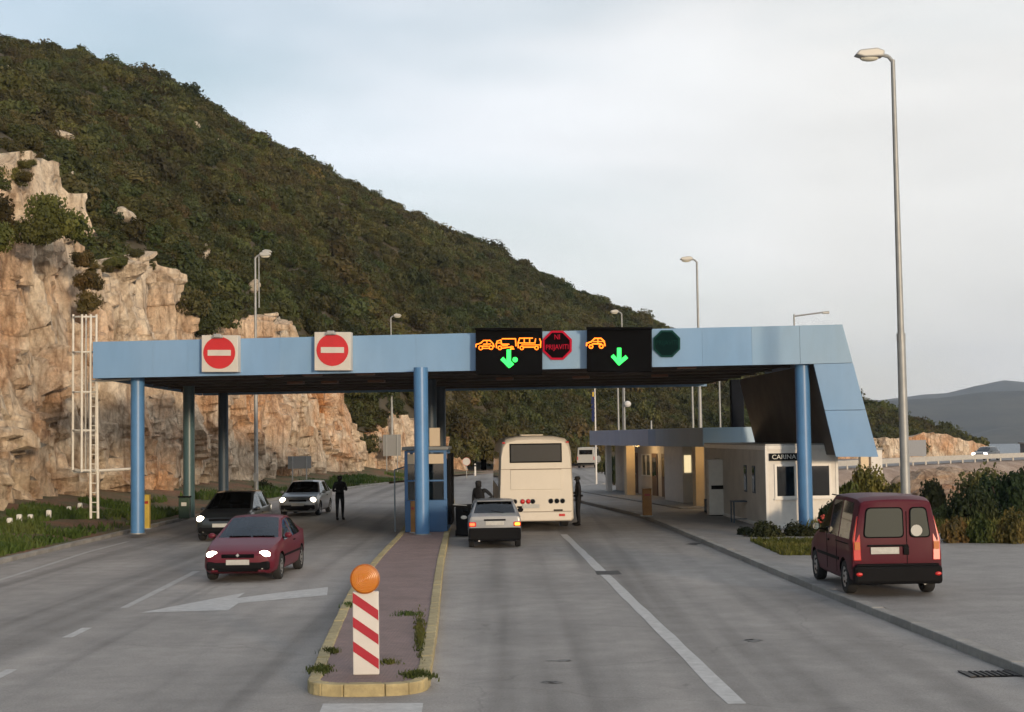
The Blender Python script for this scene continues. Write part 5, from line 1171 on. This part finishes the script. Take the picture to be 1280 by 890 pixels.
# pale van beyond, far car with headlights
ST_VAN = [(2.3, .4, .9, 1.0, .7, .6), (2.2, .3, 1.0, 1.1, .84, .7), (1.8, .28, 1.05, 1.2, .88, .75), (1.2, .28, 1.1, 1.9, .9, .75), (.9, .28, 1.15, 2.0, .9, .78), (-2.2, .28, 1.15, 2.02, .9, .80), (-2.28, .34, 1.1, 1.95, .87, .76)]
p = at(737, 594, 143); o, parts = base_car(Vector((p.x, p.y, 0)), -.2, 'pale grey van driving away past the right side of the coach', ST_VAN, [(1.5, .5), (.4, -.6)], (1.8, 1.2), None, [(1.45, .32), (-1.4, .32)], .32, paint('pale_van_paint', (.40, .40, .38), .5, .0), GLASSD, 'distant_van', 'van')
rb(o, 'rear_window', GLASSD, (0, -2.29, 1.55), (1.3, .02, .45), .02); rb(o, 'rear_bumper', BLACK, (0, -2.28, .42), (1.7, .12, .2), .03)
for s in (-1, 1): rb(o, 'tail_light', TAIL, (s*.8, -2.27, .95), (.1, .04, .35), .02)
p = at(1233, 573, 150); o = oncoming(Vector((p.x, p.y, 0)), R(140), 'far car with bright headlights on the road across the bay', ST_POLO, [(.86, -.10), (-.16, -.90), (-.96, -1.36)], (.92, .22), (-1.40, -1.78), DARKG, 1.12, -1.22, 1.42, .66, .63, 1.79, .47, 1.855, lights=mat('far_headlight_glow', (1, .95, .85), .3, emit=25.0), group=None, hr=(.2, .06, .17))

# ------------------------------------------------------------------ people
CLOTH = mat('dark_uniform', (.004, .004, .006), .85, var=.2, scale=8); SKIN = mat('skin', (.30, .17, .11), .6); HAIR = mat('dark_cap', (.010, .009, .010), .8)
def person(loc, rz, label, J, lean=0):
    """J: overrides for joint positions (x right, y forward, z up), metres"""
    D = dict(pelvis=(0, 0, .96), waist=(0, 0, 1.10), chest=(0, .01, 1.32), neck=(0, 0, 1.50), head=(0, .02, 1.60), crown=(0, .015, 1.70), shl=(-.19, 0, 1.42), shr=(.19, 0, 1.42), ell=(-.25, -.02, 1.14), elr=(.25, -.02, 1.14), hal=(-.24, .06, .88), har=(.24, .06, .88),
             hil=(-.10, 0, .92), hir=(.10, 0, .92), knl=(-.11, .02, .50), knr=(.11, .02, .50), anl=(-.11, -.02, .09), anr=(.11, -.02, .09), tol=(-.13, .14, .035), tor=(.13, .14, .035)); D.update(J)
    Rr = dict(pelvis=.145, waist=.135, chest=.155, neck=.062, head=.088, crown=.075, shl=.075, shr=.075, ell=.050, elr=.050, hal=.034, har=.034, hil=.10, hir=.10, knl=.068, knr=.068, anl=.048, anr=.048, tol=.040, tor=.040)
    Ed = [('pelvis', 'waist'), ('waist', 'chest'), ('chest', 'neck'), ('neck', 'head'), ('head', 'crown'), ('chest', 'shl'), ('shl', 'ell'), ('ell', 'hal'), ('chest', 'shr'), ('shr', 'elr'), ('elr', 'har'), ('pelvis', 'hil'), ('hil', 'knl'), ('knl', 'anl'), ('anl', 'tol'), ('pelvis', 'hir'), ('hir', 'knr'), ('knr', 'anr'), ('anr', 'tor')]
    names = list(D); me = bpy.data.meshes.new('body'); me.from_pydata([D[n] for n in names], [(names.index(a), names.index(b)) for a, b in Ed], [])
    ob = bpy.data.objects.new('tmp', me); COL.objects.link(ob); md = ob.modifiers.new('s', 'SKIN'); sub = ob.modifiers.new('u', 'SUBSURF'); sub.levels = sub.render_levels = 2
    for i, n in enumerate(names): me.skin_vertices[0].data[i].radius = (Rr[n]*(1.18 if n in ('chest', 'pelvis', 'waist') else 1), Rr[n]*(.86 if n in ('chest', 'waist') else 1)); me.skin_vertices[0].data[i].use_root = n == 'pelvis'
    bpy.context.view_layer.update(); res = bpy.data.meshes.new_from_object(ob.evaluated_get(bpy.context.evaluated_depsgraph_get())); bpy.data.objects.remove(ob)
    bm = bmesh.new(); bm.from_mesh(res)
    hd = Vector(D['head']); cr = Vector(D['crown'])
    def addmb(mb):
        off_ = [bm.verts.new(v) for v in mb.v]
        for f in mb.f:
            try: fc_ = bm.faces.new([off_[i] for i in f]); fc_.smooth = True; fc_.material_index = 1
            except ValueError: pass
    for f in bm.faces:
        c = f.calc_center_median(); f.smooth = True
        near_hand = min((c-Vector(D['hal'])).length, (c-Vector(D['har'])).length) < .06
        f.material_index = 1 if ((c.z > D['neck'][2]+.02 and (c-hd).length < .22) or near_hand) else 0
    fw_ = Vector((0, 1, 0)); addmb(MB().ell(hd+Vector((0, .095, .005)), (.014, .022, .022), 8, 6))
    for s in (-1, 1): addmb(MB().ell(hd+Vector((s*.085, 0, .01)), (.012, .022, .032), 8, 6))
    for h, e in (('hal', 'ell'), ('har', 'elr')):
        hv = Vector(D[h]); dv = (hv-Vector(D[e])).normalized(); sd_ = dv.cross(Vector((0, 1, .2))).normalized(); 
        for k, ln in enumerate((.075, .085, .08, .062)):
            b_ = hv+dv*.03+sd_*(k-1.5)*.018; mid = b_+dv*ln*.55; addmb(MB().cyl(b_, mid, .009, .008, 6)); addmb(MB().cyl(mid, mid+dv*ln*.4+Vector((0, .02, 0)), .008, .006, 6))
        tb_ = hv+sd_*-.03; addmb(MB().cyl(tb_, tb_+dv*.04-sd_*.025, .010, .008, 6))
    m2 = bpy.data.meshes.new('body'); bm.to_mesh(m2); bm.free(); m2.materials.clear(); m2.materials.append(CLOTH); m2.materials.append(SKIN)
    o = empty('person', loc, rz); tag(o, label, 'person'); link('body', m2, o)
    MB().lathe([(.001, .10), (.07, .095), (.10, .05), (.102, .0), (.098, -.02)], (hd.x, hd.y-.008, hd.z+.03), 'Z', 18).build('cap', HAIR, o, sm=50)
    MB().lathe([(.170, -.03), (.172, .03)], (D['waist'][0], D['waist'][1], D['waist'][2]-.06), 'Z', 18).build('belt', BLACK, o, sm=50)
    for s_ in ('l', 'r'):
        t_ = Vector(D['to'+s_]); a_ = Vector(D['an'+s_]); MB().ell(((t_+a_)/2)+Vector((0, .02, -.0)) - Vector((0, 0, ((t_+a_)/2).z-.05)), (.055, .15, .05)).build('shoe', BLACK, o, sm=60)
    return o
p = gp(425, 650); person(Vector((p.x, p.y, 0)), R(200), 'person in dark uniform standing in the road facing the oncoming cars', dict(hal=(-.10, .22, 1.22), ell=(-.27, .02, 1.16), har=(.12, .24, 1.15), elr=(.28, .04, 1.14)))
person(Vector((-1.12, 47.6, 0)), R(160), 'person in dark uniform and cap with hand on hip beside the booth', dict(hal=(-.16, .08, 1.02), ell=(-.42, -.05, 1.20), chest=(.02, .05, 1.32), head=(.03, .07, 1.60), crown=(.03, .07, 1.70), neck=(.02, .03, 1.50)))
p = at(718, 625, 51.5); person(Vector((2.26, 51.0, 0)), R(95), 'person in dark clothes half hidden by the right side of the coach', dict(har=(.20, .20, 1.10), elr=(.27, .02, 1.16)))
# driver inside the dark car
# ------------------------------------------------------------------ warning beacon on the island nose
bc = gp(458, 843, .132); o = empty('warning_beacon', bc); tag(o, 'red and white striped marker board with round amber lamp', 'marker')
BWH = mat('marker_white', (.60, .57, .54), .45, var=.06, scale=3)
bw, bh = .335, 1.06
P_(-bw/2, bw/2, -.035, .035, .0, bh).build('board', BWH, o, bevel=.012)
MRED = mat('marker_red', (.36, .012, .028), .4, var=.10, scale=3)
for z0 in (.145, .455, .765):                                # bands fall to the right
    MB().prism([(-bw/2+.006, -.0365, z0+.30), (bw/2-.006, -.0365, z0-.02+.005), (bw/2-.006, -.0365, z0+.13), (-bw/2+.006, -.0365, z0+.285+.14)] if False else
               [(-bw/2+.004, -.036, z0+.155), (bw/2-.004, -.036, z0-.075), (bw/2-.004, -.036, z0+.055), (-bw/2+.004, -.036, z0+.285)], (0, -.0035, 0)).build('red_band', MRED, o)
P_(-.06, .06, .036, .07, bh-.12, bh+.10).build('lamp_bracket', mat('bracket_yellow', (.5, .3, .03), .5), o)
M, t, b = nodes_of('amber_lens_glass'); b.inputs['Base Color'].default_value = (.52, .17, .012, 1); b.inputs['Roughness'].default_value = .3; b.inputs['Subsurface Weight'].default_value = .25; b.inputs['Subsurface Radius'].default_value = (.08, .03, .01); b.inputs['Coat Weight'].default_value = .6
tcx = t.nodes.new('ShaderNodeTexCoord'); wv = t.nodes.new('ShaderNodeTexWave'); wv.wave_type = 'RINGS'; wv.rings_direction = 'Y'; wv.inputs['Scale'].default_value = 14; t.links.new(tcx.outputs['Object'], wv.inputs['Vector']); tbump(t, b, wv.outputs['Fac'], .25, .01)
zc = bh+.165; lr = .185
hs = MB().lathe([(.001, -.085), (.10, -.08), (lr*.96, -.03), (lr, 0), (lr, .02)], (0, 0, 0), 'Y', 36).build('lamp_housing', mat('lamp_housing_orange', (.30, .075, .012), .5), o, loc=(0, -.045, zc), sm=40)
ln_ = MB().lathe([(lr*.97, .0), (lr*.955, .012), (lr*.80, .017), (lr*.5, .021), (.001, .022)], (0, 0, 0), 'Y', 40).build('amber_lens', M, o, loc=(0, -.0665, zc), sm=50)
MB().lathe([(lr*.965, -.012), (lr*1.03, -.008), (lr*1.03, .03), (lr*.965, .034)], (0, 0, 0), 'Y', 40).build('lens_ring', mat('ring_orange', (.34, .10, .012), .45), o, loc=(0, -.057, zc), sm=50)
MB().cyl((-.02, -.122, zc+.03), (.03, -.122, zc-.02), .008).build('bulb_filament', mat('bulb_glint', (.8, .5, .15), .2), ln_) if False else None

# ------------------------------------------------------------------ small roadside things
g = empty('drain_grate', gp(1237, 843, 0)); tag(g, 'cast iron drain grate in the gutter by the right kerb', 'drain'); g.rotation_euler.z = .05
P_(-.32, .32, -.22, .22, .004, .008).build('pit', BLACKM, g)
IRON = mat('cast_iron', (.045, .043, .042), .7)
for x in (-.31, .31): P_(x-.025, x+.025, -.235, .235, .009, .022).build('frame', IRON, g)
for k in range(8): P_(-.284+k*.076-.018+.02, -.284+k*.076+.018+.02, -.20, .20, .009, .02).build('bar', IRON, g)
def back_sign(px0, px1, py0, py1, Y, pbase, label, posts=2):
    a, b = at(px0, py1, Y), at(px1, py0, Y); o = empty('road_sign', Vector(((a.x+b.x)/2, Y, 0))); tag(o, label, 'road sign'); w_ = b.x-a.x
    P_(-w_/2, w_/2, -.02, .0, a.z, b.z).build('panel', mat('sign_back_grey', (.22, .225, .225), .6, metal=.2), o)
    for s in ((-.3, .3) if posts == 2 else (0,)): P_(s*w_-.035, s*w_+.035, -.09, -.022, 0, b.z).build('post', GALV, o); P_(s*w_-.05, s*w_+.05, -.10, -.021, (a.z+b.z)/2-.04, (a.z+b.z)/2+.04).build('clamp', GALV, o)
back_sign(360, 389, 570, 586, 88, 612, 'grey back of a road sign on two posts under the cliff')
back_sign(479, 501, 543, 570, 114, 600, 'larger grey back of a road sign near the far lamp post')
p = at(583, 577, 112); o = empty('road_sign', Vector((p.x, p.y, 0))); tag(o, 'small round white road sign on a post left of the coach', 'road sign'); MB().cyl((0, 0, 0), (0, 0, p.z+.3), .035).build('post', GALV, o); MB().cyl((0, -.06, p.z), (0, -.04, p.z), .30, n=24).build('disc', SIGNW, o); MB().lathe([(.30, .0), (.32, .0), (.32, .03), (.30, .03)], (0, -.035, p.z), 'Y', 24).build('rim', REDS, o)
p = at(594, 589, 118); o = empty('marker_post', Vector((p.x, p.y, 0))); tag(o, 'short white marker post left of the coach', 'post'); P_(-.07, .07, -.05, .05, 0, 1.0).build('shaft', WHITE, o, bevel=.02); P_(-.075, .075, -.055, .055, .78, .9).build('band', BLACK, o)
MS = [(12, 652), (24, 649), (38, 647), (61, 643), (86, 636), (100, 633)]
for i, (px, py) in enumerate(MS):
    b_ = gp(px, py+6, .45); o = empty('marker_stone', b_); tag(o, 'short white marker stone at the cliff foot, number %s from the left edge' % ('one', 'two', 'three', 'four', 'five', 'six')[i], 'marker stone', 'white stones at the cliff foot')
    P_(-.09, .09, -.08, .08, -.1, .28+.05*(i % 2)).build('stone', WHITE, o, bevel=.05); P_(-.12, .12, -.1, .1, -.12, -.02).build('footing', KERB, o)
# guard rail along the road across the bay
gr = empty('guard_rail', (31, 125.5, 0)); tag(gr, 'pale guard rail along the road across the bay', 'guard rail')
GRM = mat('rail_pale', (.46, .44, .40), .5, metal=.1, var=.1)
grl = smooth_line([(15.5, 102), (21.3, 112.5), (30.8, 125.6), (44.8, 141.5), (61.5, 157.5), (90, 168)], 40, 3)
for a, b in zip(grl, grl[1:]):
    A3, B3 = Vector((a[0], a[1], 0)), Vector((b[0], b[1], 0)); ang = math.atan2(b[1]-a[1], b[0]-a[0]); c = (A3+B3)/2; ln2 = (B3-A3).length
    MB().box((0, 0, 0), (ln2-.02, .10, .46)).build('beam', GRM, gr, loc=c-gr.location+Vector((0, 0, .52)), rot=(0, 0, ang)); MB().box((0, 0, 0), (.12, .14, .60)).build('post', GRM, gr, loc=A3-gr.location+Vector((0, .12, .29)))
# concrete plinths by the wing
for px0, px1, py0, lb in ((1075, 1084, 560, 'narrow cream concrete pier under the canopy wing'), (1088, 1101, 562, 'wider pale concrete pier right of the cream one')):
    a, b = at(px0, 600, 60), at(px1, py0, 60); o = empty('concrete_pier', Vector(((a.x+b.x)/2, 60, -8))); tag(o, lb, 'pier'); w_ = b.x-a.x
    P_(-w_/2, w_/2, -.2, .2, 0, b.z+8).build('shaft', CREAMW if 'cream concrete' in lb else WALLW, o, bevel=.02); P_(-w_/2-.04, w_/2+.04, -.24, .24, b.z+8.001, b.z+8.08).build('cap', KERB, o)
b_ = at(1146, 570, 151); o = empty('road_sign', Vector((b_.x, b_.y, 0))); tag(o, 'grey back of a sign panel by the far rock cutting', 'road sign'); P_(-1.0, 1.0, -.03, .03, .5, 2.2).build('panel', mat('far_sign_grey', (.25, .26, .28), .6), o); P_(-.8, -.7, .031, .1, 0, 2.2).build('post', GALV, o); P_(.7, .8, .031, .1, 0, 2.2).build('post', GALV, o)
b_ = at(1296, 563, 175); o = empty('flat_roofed_hut', Vector((b_.x, b_.y, -1))); tag(o, 'small grey flat roofed hut at the right edge across the bay', 'hut'); P_(-1.6, 1.6, -1.2, 1.2, 0, 2.4).build('wall', mat('hut_grey', (.16, .16, .16), .7, var=.1), o); P_(-1.8, 1.8, -1.4, 1.4, 2.402, 2.6).build('roof', GALV, o); P_(-.5, .3, -1.23, -1.202, .9, 1.9).build('window', GLASSD, o)

EMB = make_rock('embankment_rock', (.78, .66, .58), -.1)
# ------------------------------------------------------------------ shrubs, weeds and grass
def shrub(px, py, Y, wpx, hpx, M, label, n=2600, leaf=.12, clumps=18, zb=None, seed=1, group=None, name='shrub'):
    s = Y/FPX; b = at(px, py, Y); z0 = b.z if zb is None else zb; o = empty(name, (b.x, b.y, z0)); tag(o, label, 'shrub', group); h = hpx*s+(b.z-z0); w_ = wpx*s/2
    me = leaf_mesh('crown', n, 1.0, M, leaf/max(w_, .4), clumps, .95, seed); c = link('crown', me, o); c.scale = (w_, w_*.85, h/1.12); 
    st = MB(); g = np.random.default_rng(seed)
    for k in range(5):
        a = g.uniform(0, 6.28); st.cyl((0, 0, -.15), (math.cos(a)*w_*.45, math.sin(a)*w_*.4, h*.6), .035, .012, 6)
    st.build('stem', mat('bark', (.06, .045, .032), .9), o); return o
SH = [(955, 678, 42.5, 62, 32, LEAF_DARK, 'dark low hedge in front of the left office window', 3600, .09), (1000, 680, 42.6, 60, 30, LEAF_DARK, 'dark low hedge in front of the blue right column', 3600, .09), (932, 676, 43.4, 26, 20, LEAF_DARK, 'small dark hedge clump at the pavement end of the hedge row', 1800, .08),
      (1036, 668, 43.2, 40, 44, LEAF_DARK, 'leafy rose bush with red blossom right of the blue column', 2400, .09), (1085, 634, 48, 62, 58, LEAF_GOLD, 'tall dry golden weeds left of the lamp post', 3400, .11), (1118, 640, 47.5, 44, 40, LEAF_GOLD, 'dry golden weeds behind the roof of the parked van', 2600, .11),
      (1062, 640, 47, 34, 50, LEAF_GREEN, 'green bush beside the white office corner', 2200, .10), (1166, 640, 52, 40, 46, LEAF_DARK, 'small dark bush on the stony slope above the van', 3000, .11), (1195, 690, 39.2, 44, 46, LEAF_GOLD, 'yellowish weeds beside the tail light of the van', 3200, .09), (1228, 692, 39.0, 50, 52, LEAF_GREEN, 'green and yellow weeds behind the far apron kerb', 3400, .09),
      (1266, 692, 38.8, 52, 54, LEAF_GOLD, 'golden weeds at the right edge of the apron', 3400, .09), (1215, 668, 44, 70, 64, LEAF_DARK, 'dark broad bush behind the yellow weeds', 4200, .12), (1258, 660, 46, 84, 86, LEAF_DARK, 'large dark bush at the right edge', 5200, .13), (1232, 640, 52, 80, 62, LEAF_SCRUB, 'olive bush reaching up to the far road', 4600, .13),
      (1290, 640, 48, 70, 80, LEAF_DARK, 'dark bush cut off by the right edge of the picture', 4200, .13), (1180, 662, 45, 40, 34, LEAF_SCRUB, 'olive bush right of the roof of the parked van', 2600, .10), (767, 604, 88, 28, 36, LEAF_DARK, 'dark round shrub at the far end of the customs building', 2200, .16),
      (752, 590, 120, 26, 14, LEAF_SCRUB, 'low olive bush right of the pale far van', 1500, .2), (36, 668, 57, 60, 24, LEAF_GOLD, 'rusty dry bush at the cliff foot near the left edge', 2400, .10), (96, 652, 60, 44, 22, LEAF_DARK, 'dark bush at the cliff foot left of the ladder', 2200, .10), (140, 645, 62, 40, 24, LEAF_GREEN, 'green bush at the cliff foot between ladder and left column', 2200, .10),
      (205, 640, 70, 44, 20, LEAF_DARK, 'dark bush under the cliff between the two left columns', 2200, .11), (330, 620, 84, 36, 22, LEAF_DARK, 'dark bush at the cliff foot behind the dark grey car', 2000, .12), (443, 606, 104, 40, 16, LEAF_GREEN, 'low green bush beyond the standing officer', 1800, .14)]
for i, (px, py, Y, wpx, hpx, M_, lb, n_, lf) in enumerate(SH): shrub(px, py, Y, wpx, hpx, M_, lb, n_, lf, 20, None, 300+i)
ro = bpy.data.objects['shrub.003']
fl_ = MB(); g = np.random.default_rng(4)
for k in range(26): fl_.ell((g.uniform(-.35, .35), g.uniform(-.5, -.1), g.uniform(.25, .6)), (.04, .04, .035), 6, 4)
fl_.build('blossom', mat('red_blossom', (.42, .06, .04), .7), ro)
# bushes over the slope towards the bay
pts = []; sc = []
BV = leaf_variants('slope_bush', 2200, 1.0, LEAF_DARK, 4, .14, 16)
for _ in range(230):
    x, y = random.uniform(15, 60), random.uniform(42, 110); d = float(poly_dist(np.array([x]), np.array([y]), BAY)[0])
    if d < 1.2 or (y > 88 and random.random() < .75): continue
    if x/y < .27 and y > 60: continue
    r = random.uniform(.6, 1.5); pts.append((x, y, float(ground_h(np.array([x]), np.array([y]))[0])-.2)); sc.append((r, r, r*random.uniform(.8, 1.3)))
scatter('slope_scrub', pts, sc, [random.uniform(0, 6.28) for _ in pts], [random.randrange(4) for _ in pts], BV, 'dark bushes on the slope dropping to the bay')
# pale boulders on the embankment across the dip
for i, (px, py, Y, r_, lb) in enumerate([(1090, 612, 100, 1.6, 'pinkish boulder on the embankment left of the lamp post'), (1108, 628, 92, 1.3, 'pale boulder behind the golden weeds, left of the lamp post'), (1150, 606, 104, 2.0, 'broad pinkish boulder right of the lamp post on the embankment'), (1172, 625, 94, 1.6, 'pale boulder above the small dark bush right of the lamp post'), (1192, 600, 112, 2.0, 'wide pinkish boulder under the guard rail towards the sea'), (1200, 620, 102, 1.5, 'rounded pale boulder beside the olive bush'), (1132, 640, 88, 1.4, 'pale boulder just over the roof of the parked van')]):
    q = at(px, py, Y); boulder('boulder', q-Vector((0, 0, r_*.1)), (r_*1.25, r_, r_*.62), lb, MATS['limestone'] if False else EMB, 40+i, 'boulders on the embankment')
# grass: blades on the left verge, weeds on the island and by the hedge
def grass(name, region, n, hgt, label, M=LEAF_GRASS, wd=.035):
    V = []; F = []
    for _ in range(n):
        r_ = region()
        if r_ is None: continue
        x, y, z = r_; h = hgt*random.uniform(.4, 1.3); a = random.uniform(0, 6.28); lx, ly = random.uniform(-.5, .5)*h, random.uniform(-.5, .5)*h; w_ = wd*random.uniform(.6, 1.4); cx, sx = math.cos(a)*w_, math.sin(a)*w_; k = len(V)
        V += [(x-cx, y-sx, z-.02), (x+cx, y+sx, z-.02), (x+cx*.6+lx*.4, y+sx*.6+ly*.4, z+h*.6), (x-cx*.6+lx*.4, y-sx*.6+ly*.4, z+h*.6), (x+lx, y+ly, z+h)]; F += [(k, k+1, k+2, k+3), (k+3, k+2, k+4)]
    return tag(raw(name, V, F, M), label, 'grass', None, 'stuff')
VT = BVHTree.FromPolygons(vv, vf)
def vz(x, y):
    hit = VT.ray_cast(Vector((x, y, 10)), Vector((0, 0, -1))); return hit[0].z if hit[0] else .15
def r_verge():
    y = random.uniform(33, 62); off_ = random.uniform(.35, 5)**1.0; x = -13.55-off_
    if y > 47.5 and off_ < 2.2 and y < 56 and random.random() < .85: return None
    if noise.noise(Vector((x*.35, y*.25, 4))) < -.18: return None
    return x, y, vz(x, y)
grass('verge_grass', r_verge, 26000, .22, 'green grass on the verge below the cliff')
def r_verge2():
    y = random.uniform(60, 112); k = np.interp(y, LEFT_EDGE[:, 1], LEFT_EDGE[:, 0]); off_ = random.uniform(.3, 3.5); x = k-off_
    if noise.noise(Vector((x*.3, y*.2, 8))) < .0: return None
    return x, y, vz(x, y)
grass('far_verge_grass', r_verge2, 9000, .26, 'sparse grass along the far verge by the lamp posts', wd=.05)
def r_hedge():
    p = gp(random.uniform(925, 1035), random.uniform(676, 694), KZ); return (p.x, p.y, KZ) if p.x > 6.6 else None
grass('lawn_strip', r_hedge, 5000, .12, 'short lawn strip in front of the office hedge', wd=.025)
def r_apron():
    x = random.uniform(9, 20); y = np.interp(x, [9, 13.3, 17, 24], [43, 42.6, 40.3, 38.9])+random.uniform(0, 2.5); return (x, y, KZ-.05)
grass('apron_weeds', r_apron, 7000, .38, 'tall dry grass behind the apron edge', LEAF_GOLD, .03)
for i, (px, py, rx, ry, nn, lb) in enumerate([(401, 838, 14, 5, 500, 'weed tuft at the left corner of the island nose'), (522, 845, 17, 4, 600, 'weed tuft at the right corner of the island nose'), (525, 795, 6, 24, 800, 'weed patch along the right kerb of the island'), (413, 815, 10, 3, 220, 'thin weeds inside the left island kerb'), (487, 829, 12, 2, 160, 'thin weeds right of the marker board'), (510, 768, 16, 3, 200, 'thin weeds across the island behind the marker board'), (437, 757, 8, 3, 200, 'weeds on the left island kerb behind the marker')]):
    def rg():
        p = gp(px+random.gauss(0, rx*.5), py+random.gauss(0, ry*.5), .13); return (p.x, p.y, .13)
    o = grass('weed_tuft', rg, nn, .055, lb, LEAF_GREEN, .012)
# kerb edge at the back of the apron
akl = [(40, 36.2), (24, 38.75), (17, 40.15), (13.25, 42.5), (13.1, 56)]
kerb_run(spline(akl, 60).tolist(), pavement, 1, .15, KZ+.10, KERB, 30, 60)

# ------------------------------------------------------------------ air: thin even haze over the bay
hz = MB().box((1675, 2240, 122), (5250, 4720, 276)); hzM = bpy.data.materials.new('haze_air'); hzM.use_nodes = True; t = hzM.node_tree; t.nodes.clear()
ho = t.nodes.new('ShaderNodeOutputMaterial'); pv = t.nodes.new('ShaderNodeVolumePrincipled'); pv.inputs['Color'].default_value = (.72, .83, 1.0, 1); pv.inputs['Density'].default_value = .00016; pv.inputs['Anisotropy'].default_value = .2
t.links.new(pv.outputs[0], ho.inputs['Volume'])
tag(hz.build('haze', hzM), 'thin blue evening haze filling the air', 'haze', None, 'stuff')
